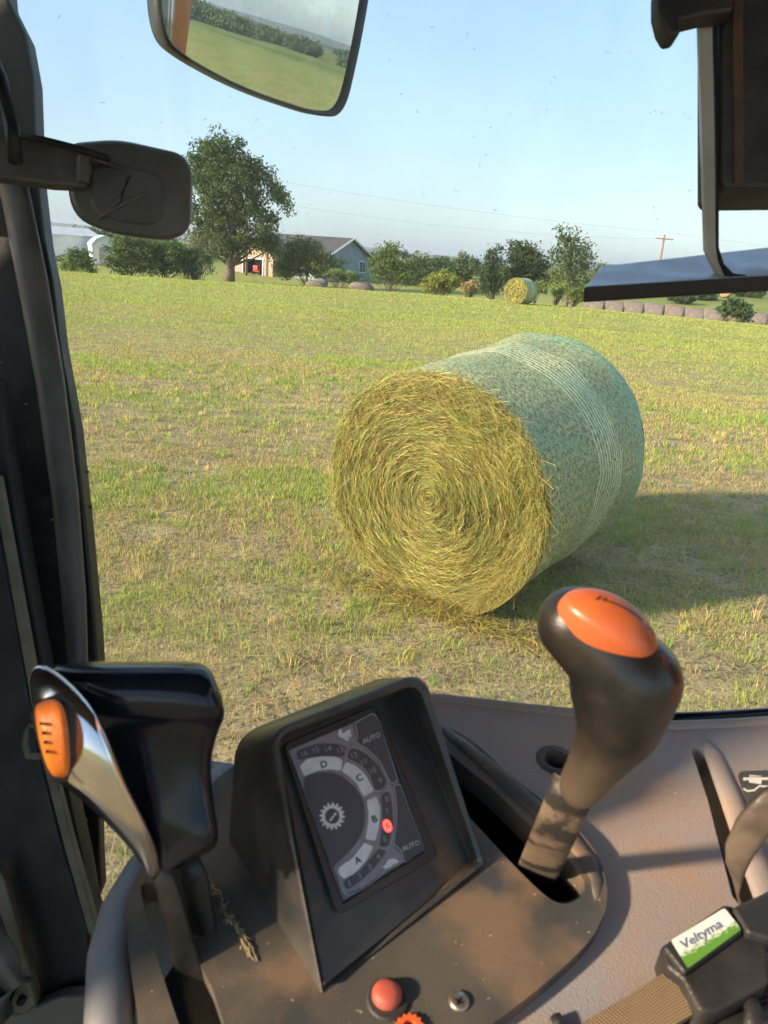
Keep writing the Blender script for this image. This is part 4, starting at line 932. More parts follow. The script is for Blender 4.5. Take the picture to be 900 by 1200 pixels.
# hay caught on the cover
def wisps(name, spots, n, label, seed, h=PH, L0=.012):
    rs = random.Random(seed); q = MB()
    for k in range(n):
        t = rs.random(); i = min(int(t * (len(spots) - 1)), len(spots) - 2); f = t * (len(spots) - 1) - i
        u = spots[i][0] * (1 - f) + spots[i + 1][0] * f + rs.gauss(0, 3); v = spots[i][1] * (1 - f) + spots[i + 1][1] * f + rs.gauss(0, 3)
        base = math.atan2(spots[i + 1][1] - spots[i][1], spots[i + 1][0] - spots[i][0]); a = base + (rs.gauss(0, .25) if rs.random() < .65 else PI / 2 + rs.gauss(0, .3)); l = rs.uniform(8, 26) * (1 if abs(a - base) < .9 else .5)
        p = [(u - math.cos(a) * l / 2, v - math.sin(a) * l / 2), (u + rs.gauss(0, 1.5), v + rs.gauss(0, 1.5)), (u + math.cos(a) * l / 2, v + math.sin(a) * l / 2)]
        q.tube([onA(x, y, h + .001 + (.0015 * rs.random() if j == 1 else 0)) for j, (x, y) in enumerate(p)], .00022, 4)
    return tag(q.build(name, mat(name + '_straw', (.55, .42, .24), (.4, .3, .16), 300, .8)), label, 'hay', kind='stuff')
wisps('hay_wisps', [(246, 1030), (262, 1062), (280, 1090), (294, 1118)], 60, 'dry hay wisps caught on the dark cover left of the display', 4)

# red push button, screw, serrated orange ring
def disc(mb, u, v, r_, h0, h1, dome=0, n=28, hb=PH):
    c = onA(u, v, hb); k = np.dot(c - CAM, CF) / 900; a = CR - CN * np.dot(CR, CN); a /= np.linalg.norm(a); b = np.cross(CN, a)
    rr = [(1, h0), (1, h1), (.93, h1 + .0008)] + [(math.cos(t) * .93, h1 + .0008 + dome * math.sin(t)) for t in (.4, .8, 1.2)]
    V = []; F = []
    for (s, h_) in rr:
        for i in range(n): t = 2 * PI * i / n; V.append(c + (a * math.cos(t) + b * math.sin(t)) * r_ * s * k + CN * h_)
    for j in range(len(rr) - 1):
        for i in range(n): F.append((j * n + i, j * n + (i + 1) % n, (j + 1) * n + (i + 1) % n, (j + 1) * n + i))
    F.append(tuple((len(rr) - 1) * n + i for i in range(n))); mb.add(V, F)
q = MB(); disc(q, 454, 1172, 25, -.004, .001); bt = q.build('button_ring', M['recess'], TR)
q = MB(); disc(q, 453, 1169, 17.5, -.002, .004, .003); q.build('push_button', M['red'], bt)
q = MB(); disc(q, 538, 1174, 12.5, -.003, .0006, .0012); sc_ = q.build('cover_screw', M['screw'], TR)
q = MB()
for a in (.5, .5 + PI / 2): stroke(q, [(538 - 5 * math.cos(a), 1173 - 5 * math.sin(a)), (538 + 5 * math.cos(a), 1173 + 5 * math.sin(a))], 2.6, lambda u, v: onA(u, v, PH + .0029))
q.build('cross_slot', M['black'], sc_)
q = MB(); star = [(480 + (17 if i % 2 else 13.5) * math.cos(i * PI / 14), 1203 + (17 if i % 2 else 13.5) * math.sin(i * PI / 14)) for i in range(28)]
hs = [(480 + 8.5 * math.cos(t), 1203 + 8.5 * math.sin(t)) for t in np.linspace(0, 2 * PI, 20, endpoint=False)]
plate('serrated_ring', star, [hs], lambda u, v: onA(u, v, PH + .003), CN, .006, mat('red_orange', (.75, .12, .03), rough=.5), TR)

# ---- display hood
BL, BR, BLB = A1(376, 1166), A1(566, 1013), A1(268, 985)
dl = np.dot(BL - CAM, CF); dr_ = np.dot(BR - CAM, CF); db_ = np.dot(BLB - CAM, CF)
dTL, dTR = dl + .035, dr_ + .02
front = rq([(314, 858), (496, 786), (567, 1013), (376, 1167)], [26, 26, 3, 3], 8)
def quad_depth(u, v, cs, ds):
    """least squares plane through four pixel/depth corners"""
    pts = np.array([P(c[0], c[1], d) for c, d in zip(cs, ds)]); c = pts.mean(0); n = np.linalg.svd(pts - c)[2][2]; return c, n
S0, SN = quad_depth(0, 0, [(314, 858), (496, 786), (567, 1013), (376, 1167)], [dTL, dTR, dr_, dl])
if np.dot(SN, CAM - S0) < 0: SN = -SN
onS = lambda u, v, k=0.: on_plane(u, v, S0, SN) + SN * k
inner_px = rq([(324, 862), (490, 800), (561, 1010), (378, 1158)], [20, 20, 4, 4], 8)
floor_px = rq([(326, 868), (474, 810), (553, 1013), (380, 1154)], [8, 8, 4, 4], 8)
n = len(front)
# back loop: leans away over the cover
backc = [(276, 862), (462, 788), (520, 960), (268, 987)]
bd = [db_ + .02, dTR + .055, dr_ + .05, db_]
back_px = rq(backc, [30, 26, 4, 4], 8)
B0, BN = quad_depth(0, 0, backc, bd)
backl = [on_plane(p[0], p[1], B0, BN) for p in back_px]
fr0 = [onS(p[0], p[1]) for p in front]
mid = []
for a, b in zip(fr0, backl): mid.append(a * .35 + b * .65)
m0 = [a * .85 + b * .15 for a, b in zip(fr0, backl)]
# bulge the shoulder a little
up = np.cross(SN, np.cross(CU, SN)); up /= np.linalg.norm(up)
gf = np.linspace(0, 1, 8)
def recess_depth(p):                                           # deep at the top, flush at the bottom
    t = np.clip((p[1] - 830) / 330, 0, 1); return .030 * (1 - t) + .0005
fin = [onS(p[0], p[1], .0) for p in inner_px]
fl_ = [onS(p[0], p[1], 0) - SN * recess_depth(p) for p in floor_px]
# floor must project where traced: push along the ray
FPL = [P(326, 868, dTL + .022), P(474, 810, dTR + .024), P(553, 1013, dr_ + .001), P(380, 1154, dl + .0005)]
F0 = sum(FPL) / 4; FN = np.linalg.svd(np.array(FPL) - F0)[2][2]
if np.dot(FN, CAM - F0) < 0: FN = -FN
onF = lambda u, v, k=0.: on_plane(u, v, F0 + FN * k, FN)
fl_ = [onF(p[0], p[1]) for p in floor_px]
rim1 = [onS(p[0], p[1], .002) for p in [(a * .65 + b * .35) for a, b in zip(front, inner_px)]]
hood = dish('display_hood', [backl, mid, m0, fr0, rim1, fin, fl_], M['hood'], TR)
finish(hood, .0022, 3, ang=28)
# bezel frame and display
fr_px = rq([(331, 872), (441, 825), (514, 1004), (395, 1074)], 10, 5)
pn_px = rq([(338, 880), (440, 834), (497, 996), (402, 1057)], 4, 5)
bez = dish('display_bezel', [[onF(*p, -.001) for p in fr_px], [onF(*p, .0035) for p in shrink(fr_px, .985)], [onF(*p, .0035) for p in shrink(pn_px, 1.03)], [onF(*p, .0012) for p in pn_px]], M['recess'], hood, back=False, smooth=False)
pnl = dish('display_panel', [[onF(*p, .0013) for p in shrink(pn_px, .999)], [onF(*p, .0017) for p in shrink(pn_px, .995)]], M['panel'], hood, back=False, smooth=False)
# graphics: z is a detail photograph scale (4.5 per pixel) local to the panel plane
Z = lambda k: (lambda x, y: onF(320 + x / 4.5, 820 + y / 4.5, .0018 + k * .00012))
gc = (312, 614)
axr = np.array([math.cos(R(-23)), math.sin(R(-23))]); axd = np.array([math.cos(R(69)), math.sin(R(69))])
def seg(mb, pts, k): flat(mb, [tuple(p) for p in pts], Z(k))
g = MB(); seg(g, [(80, 268), (340, 158), (420, 130), (440, 215), (540, 300), (600, 400), (615, 440), (640, 470), (650, 560), (640, 700), (640, 780), (680, 820), (685, 860), (600, 900), (480, 985), (380, 1025), (360, 990), (200, 560)], 0); g.build('display_background', M['pgrey'], pnl, False)
g = MB(); circ = [(gc[0] + rr2[0], gc[1] + rr2[1]) for rr2 in []]
seg(g, cr([(160, 420), (240, 385), (330, 390), (410, 440), (470, 520), (485, 620), (470, 700), (420, 780), (340, 860), (310, 880), (250, 720), (195, 560)], True, 4), 1)
seg(g, rq([(440, 125), (530, 72), (560, 120), (655, 420), (635, 440), (600, 400), (550, 320), (500, 270), (440, 220)], 14, 4), 1)
seg(g, rq([(640, 452), (672, 450), (700, 530), (795, 790), (775, 815), (700, 858), (680, 790), (640, 760), (655, 640), (652, 540)], 14, 4), 1)
seg(g, rq([(122, 268), (230, 232), (330, 230), (388, 250), (378, 300), (300, 300), (200, 302), (130, 320)], 20, 4), 1)
seg(g, rq([(400, 262), (430, 255), (500, 290), (560, 350), (600, 430), (585, 470), (540, 478), (510, 400), (460, 340), (392, 310)], 16, 4), 1)
seg(g, rq([(570, 490), (610, 482), (628, 560), (632, 660), (608, 775), (560, 775), (580, 640)], 16, 4), 1)
seg(g, rq([(560, 782), (600, 800), (540, 880), (470, 950), (390, 1005), (370, 975), (372, 955), (460, 900)], 16, 4), 1)
g.build('display_zones', M['pdark'], pnl, False)
g = MB()
seg(g, rq([(140, 350), (180, 312), (260, 298), (330, 300), (368, 318), (358, 376), (300, 366), (230, 376), (165, 405)], 12, 4), 2)
seg(g, rq([(362, 378), (384, 326), (440, 350), (490, 400), (532, 480), (478, 512), (440, 440), (400, 402)], 12, 4), 2)
seg(g, rq([(494, 530), (548, 512), (566, 580), (558, 670), (540, 745), (486, 735), (500, 660), (504, 600)], 12, 4), 2)
seg(g, rq([(482, 752), (530, 775), (490, 850), (430, 915), (370, 945), (340, 905), (350, 882), (420, 835)], 12, 4), 2)
# animals and gear
hare = [(342, 178), (352, 152), (362, 158), (364, 178), (376, 172), (400, 156), (412, 164), (404, 178), (416, 186), (410, 196), (396, 196), (402, 210), (388, 218), (376, 206), (362, 200), (348, 194)]
seg(g, hare, 3)
tort = [(566, 880), (590, 876), (606, 844), (634, 836), (650, 842), (664, 850), (656, 862), (636, 866), (620, 884), (602, 886), (594, 894), (584, 884)]
seg(g, tort, 3)
gear = []
for i in range(64):
    t = 2 * PI * i / 64; r_ = 68 if (i % 4) in (0, 1) else 54
    gear.append((gc[0] + r_ * math.cos(t), gc[1] + r_ * 1.08 * math.sin(t)))
hole2 = [(gc[0] + 38 * math.cos(t), gc[1] + 41 * math.sin(t)) for t in np.linspace(0, 2 * PI, 64, endpoint=False)]
V = [Z(2)(*p) for p in gear + hole2]; g.add(V, [(i, 64 + i, 64 + (i + 1) % 64, (i + 1) % 64) for i in range(64)])
seg(g, [(296, 634), (322, 606), (318, 600), (334, 594), (334, 610), (328, 608), (304, 642)], 2)
g.build('display_marks', M['pwhite'], pnl, False)
g = MB()
def outl(c, r_=16): stroke(g, rq(c, r_, 5), 4.5, Z(3), True)
outl([(432, 122), (530, 68), (560, 115), (658, 420), (640, 442), (618, 438), (560, 320), (500, 262), (438, 225), (445, 175)])
outl([(636, 450), (672, 446), (700, 525), (798, 790), (778, 818), (694, 862), (676, 792), (636, 762), (652, 640), (650, 540)])
stroke(g, cr([(395, 262), (392, 310), (460, 345), (510, 405), (535, 480), (600, 475), (622, 445)], False), 3.2, Z(3)); stroke(g, cr([(372, 258), (384, 300), (362, 376)], False), 3.2, Z(3))
stroke(g, cr([(490, 518), (560, 505), (620, 476), (634, 560), (636, 680), (612, 780), (560, 780), (490, 742)], False), 3.2, Z(3))
stroke(g, cr([(345, 912), (365, 1000), (400, 1030), (500, 985), (600, 900), (680, 850)], False), 3.2, Z(3))
g.build('display_outlines', M['pline'], pnl, False)
def text_geo(s, bold=.012):
    cu = bpy.data.curves.new('t', 'FONT'); cu.body = s; cu.align_x = 'CENTER'; cu.align_y = 'CENTER'; cu.resolution_u = 3; cu.offset = bold
    o = bpy.data.objects.new('t', cu); col.objects.link(o); bpy.context.view_layer.update()
    me = bpy.data.meshes.new_from_object(o.evaluated_get(bpy.context.evaluated_depsgraph_get())); V = [(v.co.x, v.co.y) for v in me.vertices]; F = [tuple(p.vertices) for p in me.polygons]
    bpy.data.objects.remove(o); bpy.data.meshes.remove(me); return V, F
def text(mb, s, x, y, size, f3, xa=axr, ya=-axd, bold=.012):
    V, F = text_geo(s, bold); W = [f3(*(np.array([x, y]) + xa * p[0] * size + ya * p[1] * size)) for p in V]
    F2 = []
    for f in F:
        a, b, c = W[f[0]], W[f[1]], W[f[2]]
        F2.append(f)
    mb.add(W, F2)
for x, y in ((520, 203), (728, 770)): g = MB(); text(g, 'AUTO', x, y, 36, Z(3)); g.build('display_text', M['ptext'], pnl, False)
M['letter'] = mat('display_letter', (.05, .052, .06), rough=.35)
for s, x, y, z_ in (('D', 268, 342, 52), ('C', 456, 412, 52), ('B', 535, 630, 52), ('A', 448, 848, 52)): g = MB(); text(g, s, x, y, z_, Z(4), bold=.02); g.build('display_letter', M['letter'], pnl, False)
for s, x, y in (('16', 162, 285), ('15', 224, 266), ('14', 290, 262), ('13', 352, 266), ('12', 426, 294), ('11', 478, 330), ('10', 524, 374), ('9', 566, 428), ('8', 600, 524), ('7', 602, 590), ('5', 590, 735), ('4', 556, 828), ('3', 510, 880), ('2', 458, 928), ('1', 404, 968)): g = MB(); text(g, s, x, y, 40, Z(3)); g.build('display_number', M['pdim'], pnl, False)
g = MB(); seg(g, [(603 + 22 * math.cos(t) + 6 * math.sin(t), 665 + 33 * math.sin(t)) for t in np.linspace(0, 2 * PI, 24, endpoint=False)], 4); lt = g.build('indicator_light', M['pred'], pnl, False)
g = MB(); text(g, '6', 604, 664, 46, Z(5)); g.build('lit_number', mat('dark_red', (.25, .01, .01), rough=.5), pnl, False)

# ---- gear lever with orange cap
DS = float(np.dot(onA(632, 1022, PH) - CAM, CF))
rows = []
sh = MB(); eloft('', [(649, 905, 697, 935, .400, .009), (640, 930, 688, 956, .405, .0105), (625, 968, 672, 990, .43, .0105), (608, 1010, 654, 1028, DS, .0115), (606, 1020, 650, 1036, DS + .035, .0115), (606, 1024, 646, 1038, DS + .10, .011)], None, n=24, mb=sh)
lever = sh.build('gear_lever', M['dusty'], TR)
kd = .37
def chain(A, ra, Bp, rb, k=26):
    out = []
    for i in range(k + 1):
        t = i / k; out.append((A * (1 - t) + Bp * t, ra * (1 - t) + rb * t))
    return out
px = kd / 900
KA, KB = P(675, 732, kd), P(742, 797, kd - .004); KM = P(731, 802, kd + .002); KN0 = P(726, 846, kd + .008); KN = P(705, 886, kd + .014); KE = P(681, 921, kd + .024)
balls = chain(KA, 46 * px, KB, 56 * px) + chain(KM, 64 * px, KN0, 50 * px) + chain(KN0, 50 * px, KN, 36 * px) + chain(KN, 36 * px, KE, 28 * px)
bm = bmesh.new()
for c, r_ in balls: bmesh.ops.create_icosphere(bm, subdivisions=3, radius=r_, matrix=Matrix.Translation(Vector(c)))
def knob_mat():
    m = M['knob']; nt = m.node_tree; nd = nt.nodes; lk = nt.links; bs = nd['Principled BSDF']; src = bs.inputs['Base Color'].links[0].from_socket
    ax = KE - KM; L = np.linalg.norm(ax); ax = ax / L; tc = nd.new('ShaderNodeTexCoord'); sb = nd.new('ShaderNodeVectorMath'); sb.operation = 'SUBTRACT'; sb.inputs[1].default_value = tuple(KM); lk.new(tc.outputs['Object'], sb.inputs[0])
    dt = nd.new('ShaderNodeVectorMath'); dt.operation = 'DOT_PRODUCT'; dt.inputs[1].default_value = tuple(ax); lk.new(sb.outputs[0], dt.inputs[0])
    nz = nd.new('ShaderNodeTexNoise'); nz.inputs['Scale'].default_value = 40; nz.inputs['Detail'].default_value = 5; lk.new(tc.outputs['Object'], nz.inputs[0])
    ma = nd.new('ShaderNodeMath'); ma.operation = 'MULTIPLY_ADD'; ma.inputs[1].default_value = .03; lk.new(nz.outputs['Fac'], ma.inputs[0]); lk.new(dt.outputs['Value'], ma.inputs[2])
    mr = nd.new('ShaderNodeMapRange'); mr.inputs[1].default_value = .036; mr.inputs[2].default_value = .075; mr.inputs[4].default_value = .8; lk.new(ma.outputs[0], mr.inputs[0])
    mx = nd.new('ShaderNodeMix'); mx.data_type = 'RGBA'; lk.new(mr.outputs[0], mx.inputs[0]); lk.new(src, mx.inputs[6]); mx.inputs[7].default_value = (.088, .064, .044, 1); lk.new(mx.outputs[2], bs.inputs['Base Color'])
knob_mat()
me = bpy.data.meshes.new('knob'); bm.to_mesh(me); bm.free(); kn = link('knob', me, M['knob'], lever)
md = kn.modifiers.new('r', 'REMESH'); md.mode = 'VOXEL'; md.voxel_size = .0011; md.use_smooth_shade = True
md = kn.modifiers.new('s', 'SMOOTH'); md.factor = .6; md.iterations = 26
# orange cap: a shallow oval dome set on the knob top
xa_ = (P(768, 752, kd) - P(673, 694, kd)); la = np.linalg.norm(xa_) / 2; xa_ /= np.linalg.norm(xa_)
vw = -ray(720, 728) / np.linalg.norm(ray(720, 728)); upv = CU - np.dot(CU, xa_) * xa_; upv /= np.linalg.norm(upv); vw2 = vw - np.dot(vw, xa_) * xa_ - np.dot(vw, upv) * upv; vw2 /= np.linalg.norm(vw2)
nn = upv * math.cos(R(42)) + vw2 * math.sin(R(42)); ya_ = np.cross(nn, xa_)
cc = P(723, 727, kd - .016)
V = []; F = []; na = 40
for j in range(9):
    ph = PI / 2 * j / 8
    for i in range(na):
        t = 2 * PI * i / na; V.append(cc + xa_ * (la * 1.12 * math.cos(ph) * math.cos(t)) + ya_ * (la * .62 * math.cos(ph) * math.sin(t)) + nn * (.0075 * math.sin(ph) - .0005) - nn * (.0045 * (math.cos(t) * math.cos(ph)) ** 2))
for j in range(8):
    for i in range(na): F.append((j * na + i, j * na + (i + 1) % na, (j + 1) * na + (i + 1) % na, (j + 1) * na + i))
# skirt down into the knob
b0 = len(V)
for i in range(na): V.append(np.array(V[i]) - nn * .012)
for i in range(na): F.append((b0 + i, b0 + (i + 1) % na, (i + 1) % na, i))
pyobj('orange_cap', V, F, M['orange'], lever)
# worn printed mark on the cap
g = MB()
def capf(x, y):
    r2 = (x / (la * 1.12)) ** 2 + (y / (la * .62)) ** 2; s = math.sqrt(max(0, 1 - r2)); return cc + xa_ * x + ya_ * y + nn * (.0075 * s - .0005 + .0003 - .0045 * (x / (la * 1.12)) ** 2)
cl = lambda x, y: capf(x * la, y * la)
stroke(g, [(-.38 + .05 * i, .05 + .004 * i) for i in range(17)], .045, cl)
stroke(g, [(-.62, -.03), (-.55, .12), (-.5, 0.), (-.45, .12), (-.42, .02)], .04, cl); stroke(g, [(.52, .14), (.58, .02), (.64, .14), (.72, .12), (.76, .02)], .04, cl)
g.build('cap_print', M['ink'], lever, False)

# ---- forward-reverse lever on the left: stem, black head, chrome face, orange button
q = MB()
eloft('', [(173, 1004, 196, 1004, .425, .006), (184, 1050, 212, 1046, .43, .006), (198, 1110, 228, 1104, .435, .006), (212, 1160, 246, 1154, .44, .006), (226, 1215, 262, 1210, .445, .006), (240, 1260, 275, 1255, .45, .006)], None, n=16, e=4, mb=q)
eloft('', [(200, 1005, 232, 1000, .445, .008), (208, 1040, 244, 1026, .45, .008), (222, 1100, 254, 1090, .455, .008), (238, 1170, 268, 1160, .46, .008), (250, 1240, 280, 1230, .465, .008)], None, n=16, e=4, mb=q)
sl = q.build('shuttle_lever', mat('stem_black', (.010, .009, .008), (.028, .023, .018), 40, .45, .6), TR)
hd = .385
rows = [  # v, uL, uR, depth of the front face, back thickness
    (775, 86, 222, .030, .006), (776, 70, 234, .022, .016), (781, 60, 245, .012, .028), (792, 56, 252, .004, .036), (812, 62, 260, 0, .040), (830, 72, 265, .0005, .040), (842, 84, 264, .002, .038), (848, 90, 260, .006, .036), (874, 98, 250, .0085, .034), (905, 112, 247, .009, .033),
    (940, 132, 251, .009, .032), (968, 152, 256, .008, .031), (986, 173, 257, .008, .030), (997, 178, 250, .009, .029), (1006, 182, 230, .010, .028), (1016, 186, 212, .012, .024), (1022, 190, 200, .014, .018)]
V = []; F = []; nc = 22
for (v, a, b, dz, tk) in rows:
    m_, w_ = (a + b) / 2, (b - a) / 2
    for k in range(nc):
        t = 2 * PI * k / nc; c_, s_ = math.cos(t), math.sin(t); e = 3.2
        c_ = math.copysign(abs(c_) ** (2 / e), c_); s_ = math.copysign(abs(s_) ** (2 / e), s_)
        V.append(P(m_ + w_ * c_, v - (0 if s_ > 0 else 0), hd + dz + tk / 2 - s_ * tk / 2))
for i in range(len(rows) - 1):
    for k in range(nc): F.append((i * nc + k, i * nc + (k + 1) % nc, (i + 1) * nc + (k + 1) % nc, (i + 1) * nc + k))
F.append(tuple(range(nc - 1, -1, -1))); F.append(tuple((len(rows) - 1) * nc + k for k in range(nc)))
hdo = pyobj('lever_head', V, F, M['gloss'], sl); finish(hdo, sub=2)
crow = [(38, 782, 48, 777, .383, .003), (33, 795, 66, 786, .378, .005), (36, 820, 92, 808, .374, .008), (40, 850, 116, 836, .372, .010), (46, 880, 130, 868, .372, .011), (58, 912, 138, 892, .373, .011), (88, 930, 149, 920, .376, .010), (112, 952, 162, 946, .380, .009), (134, 974, 173, 968, .385, .008), (154, 996, 182, 988, .392, .007), (167, 1016, 188, 1008, .40, .006), (175, 1032, 187, 1030, .408, .004)]
ch = eloft('chrome_face', crow, M['chrome'], sl, 24, 2.4, sub=2)
brow = [(42, 824, 60, 817, .362, .003), (40, 834, 75, 824, .357, .007), (44, 860, 80, 850, .355, .009), (50, 886, 82, 880, .355, .009), (58, 906, 82, 904, .358, .007), (66, 912, 78, 911, .362, .003)]
eloft('orange_button', brow, M['orangebtn'], sl, 24, 3.4, sub=2)
q = MB(); eloft('', [(40, 822, 70, 812, .368, .004), (36, 840, 86, 826, .366, .007), (44, 870, 90, 858, .366, .008), (52, 900, 90, 892, .367, .008), (60, 916, 84, 916, .370, .004)], None, n=20, e=3, mb=q); q.build('button_surround', M['boxblack'], sl)
q = MB()
for k in range(4): a = P(48 + k * 2.2, 848 + k * 11, .3455); q.cyl(a, a + ray(48, 850) * .003, .0008, 8)
q.build('button_dots', M['ink'], sl)

# ---- curved hand lever on the right
q = MB(); eloft('', [(925, 916, 935, 962, .44, .006), (897, 922, 914, 968, .44, .007), (878, 938, 898, 984, .445, .007), (862, 960, 884, 1003, .45, .006), (850, 988, 876, 1018, .455, .005), (850, 1010, 870, 1033, .46, .004), (858, 1030, 866, 1050, .48, .003), (868, 1070, 874, 1072, .50, .003)], None, n=20, e=2.6, mb=q)
q.build('hand_lever', mat('brown_lever', (.06, .045, .035), (.11, .08, .06), 30, .4, .55, bump=.2, bscale=300), TR)

# ---- strap with labelled clamp, lying on the console
st = empty('strap_clamp', onA(830, 1150, 0), 'black plastic clamp with a green and white label, holding a woven tan strap', 'strap')
sb_ = onA(830, 1150, 0)
def plb(name, px, h, th, m_, par, bev, off=sb_):
    return plate(name, px, [], lambda u, v: onA(u, v, h), CN, th, m_, par, bev, 3, base=off)
body = plb('clamp_body', [(774, 1108), (849, 1058), (862, 1061), (874, 1092), (900, 1100), (903, 1150), (838, 1186), (820, 1184), (800, 1146), (782, 1132)], .020, .022, M['boxblack'], st, .003)
plb('clamp_top', [(777, 1108), (850, 1060), (872, 1090), (803, 1140)], .0245, .006, M['boxblack'], body, .002)
plb('clamp_arm', [(858, 1062), (905, 1040), (960, 1010), (980, 1060), (905, 1100), (876, 1092)], .026, .018, M['boxblack'], body, .003)
lab_px = rq([(786, 1102), (849, 1064), (869, 1089), (806, 1135)], 3, 3)
def mat_label():
    m = mat('label_print', (.80, .82, .74), rough=.3); nt = m.node_tree; nd = nt.nodes; lk = nt.links; b = nd['Principled BSDF']
    uv = nd.new('ShaderNodeUVMap'); sp = nd.new('ShaderNodeSeparateXYZ'); lk.new(uv.outputs[0], sp.inputs[0])
    n = nd.new('ShaderNodeTexNoise'); n.inputs['Scale'].default_value = 14; lk.new(uv.outputs[0], n.inputs[0])
    a = nd.new('ShaderNodeMath'); a.operation = 'MULTIPLY_ADD'; a.inputs[1].default_value = .55; lk.new(n.outputs['Fac'], a.inputs[0]); lk.new(sp.outputs[1], a.inputs[2])
    r = nd.new('ShaderNodeValToRGB'); e = r.color_ramp.elements; e[0].position = .62; e[0].color = (.12, .30, .04, 1); e[1].position = .80; e[1].color = (.80, .82, .74, 1); lk.new(a.outputs[0], r.inputs[0]); lk.new(r.outputs[0], b.inputs['Base Color'])
    return m
lo_ = pyobj('label', [onA(p[0], p[1], .0249) for p in lab_px], [tuple(range(len(lab_px)))], mat_label(), body, False, sb_)
cx = np.array([786, 1102.]); ux = np.array([63, -38.]); vx = np.array([20, 33.]); Mi = np.linalg.inv(np.stack([ux, vx], 1))
uvl = lo_.data.uv_layers.new(name='UVMap'); uvs = [Mi @ (np.array(p) - cx) for p in lab_px]
for l in lo_.data.loops: uvl.data[l.index].uv = (uvs[l.vertex_index][0], 1 - uvs[l.vertex_index][1])
if lo_.data.polygons[0].normal.dot(Vector(CN)) < 0: lo_.data.flip_normals()
g = MB(); dx_ = np.array([.86, -.51]); text(g, 'Veltyma', 822, 1095, 16.5, lambda u, v: onA(u, v, .0252), dx_, np.array([-.48, -.86]), .015); g.build('label_text', mat('label_ink', (.10, .16, .26), rough=.4), body, False, sb_)
def mat_web():
    m = mat('woven_strap', (.42, .30, .17), rough=.75); nt = m.node_tree; nd = nt.nodes; lk = nt.links; b = nd['Principled BSDF']
    uv = nd.new('ShaderNodeUVMap'); outs = []
    for dr in ('X', 'Y'):
        w = nd.new('ShaderNodeTexWave'); w.bands_direction = dr; w.inputs['Scale'].default_value = 1.0; lk.new(uv.outputs[0], w.inputs[0]); outs.append(w.outputs['Fac'])
    mn = nd.new('ShaderNodeMath'); mn.operation = 'MULTIPLY'; lk.new(outs[0], mn.inputs[0]); lk.new(outs[1], mn.inputs[1])
    r = nd.new('ShaderNodeMix'); r.data_type = 'RGBA'; r.inputs[6].default_value = (.16, .10, .05, 1); r.inputs[7].default_value = (.52, .38, .22, 1); lk.new(mn.outputs[0], r.inputs[0]); lk.new(r.outputs[2], b.inputs['Base Color'])
    bp = nd.new('ShaderNodeBump'); bp.inputs['Distance'].default_value = .001; lk.new(mn.outputs[0], bp.inputs['Height']); lk.new(bp.outputs[0], b.inputs['Normal']); return m
Ls = [(784, 1136), (740, 1164), (690, 1194), (630, 1232)]; Rs = [(816, 1186), (778, 1208), (735, 1234), (690, 1262)]
V = [onA(p[0], p[1], .012 - .0025 * i) - sb_ for i, p in enumerate(Ls)] + [onA(p[0], p[1], .012 - .0025 * i) - sb_ for i, p in enumerate(Rs)]
V += [v - CN * .004 for v in V]
F = [(i, i + 4, i + 5, i + 1) for i in range(3)] + [(i + 8, i + 9, i + 13, i + 12) for i in range(3)] + [(i, i + 1, i + 9, i + 8) for i in range(3)] + [(i + 4, i + 12, i + 13, i + 5) for i in range(3)]
so = pyobj('strap', V, F, mat_web(), st, False)
uvl = so.data.uv_layers.new(name='UVMap')
for l in so.data.loops: i = l.vertex_index % 8; uvl.data[l.index].uv = ((i % 4) * 5.0, (i // 4) * 5.0)
# things below the clamp at the frame corner
q = MB()
q.tube([onA(u, v, -.004) for u, v in ((800, 1215), (838, 1196), (868, 1176), (905, 1160), (950, 1150))], .006, 10); q.tube([onA(u, v, .004) for u, v in ((820, 1230), (850, 1205), (880, 1192), (902, 1182), (940, 1175))], .004, 10); q.tube([onA(u, v, .010) for u, v in ((872, 1160), (884, 1186), (880, 1215))], .005, 10)
tag(q.build('cable', M['boxblack']), 'black cables under the labelled clamp at the lower right corner', 'cable')
q = MB(); q.tube([onA(u, v, .003) for u, v in ((651, 1191), (655, 1200), (662, 1230))], .0035, 10); tag(q.build('rubber_plug', M['boxblack']), 'small dark rubber peg on the console below the strap', 'peg')

# ---- hanging box and metal shelf, top right
hb = empty('hanging_box', P(905, 60, .62), 'dark brown plastic box hanging at the upper right inside the window', 'box'); hb0 = P(905, 60, .62)
def slb(name, pts, th, m_, par, off, bev=.003, dirn=None):
    o = slab(name, pts, th, m_, None, bev, dirn); o.parent = par; me = o.data; me.transform(Matrix.Translation(-Vector(off))); return o
bb = slb('box_body', [(846, -80, .60), (846, 212, .60), (850, 220, .60), (1010, 218, .60), (1010, -80, .60)], .05, M['boxblack'], hb, hb0, .004)
slb('worn_corner_strip', [(858, -80, .598), (872, -80, .598), (872, 212, .598), (861, 215, .598)], .004, M['boxbrown'], bb, hb0, .0015)
slb('mounting_clip', [(772, -20, .58), (772, 8, .58), (777, 28, .58), (785, 42, .58), (798, 39, .58), (799, 23, .58), (826, 16, .58), (860, 12, .58), (860, -20, .58)], .02, M['boxblack'], bb, hb0, .003)
q = MB(); q.tube([P(900, -70, .62) - hb0, np.array([*P(900, -70, .62)[:2], 2.66]) - hb0], .012, 10); q.build('hanger_rod', M['boxblack'], bb)
sh_ = empty('metal_shelf', P(800, 320, .6), 'glossy grey metal shelf with an upright bar, hanging at right in the window', 'shelf'); sh0 = P(800, 320, .6)
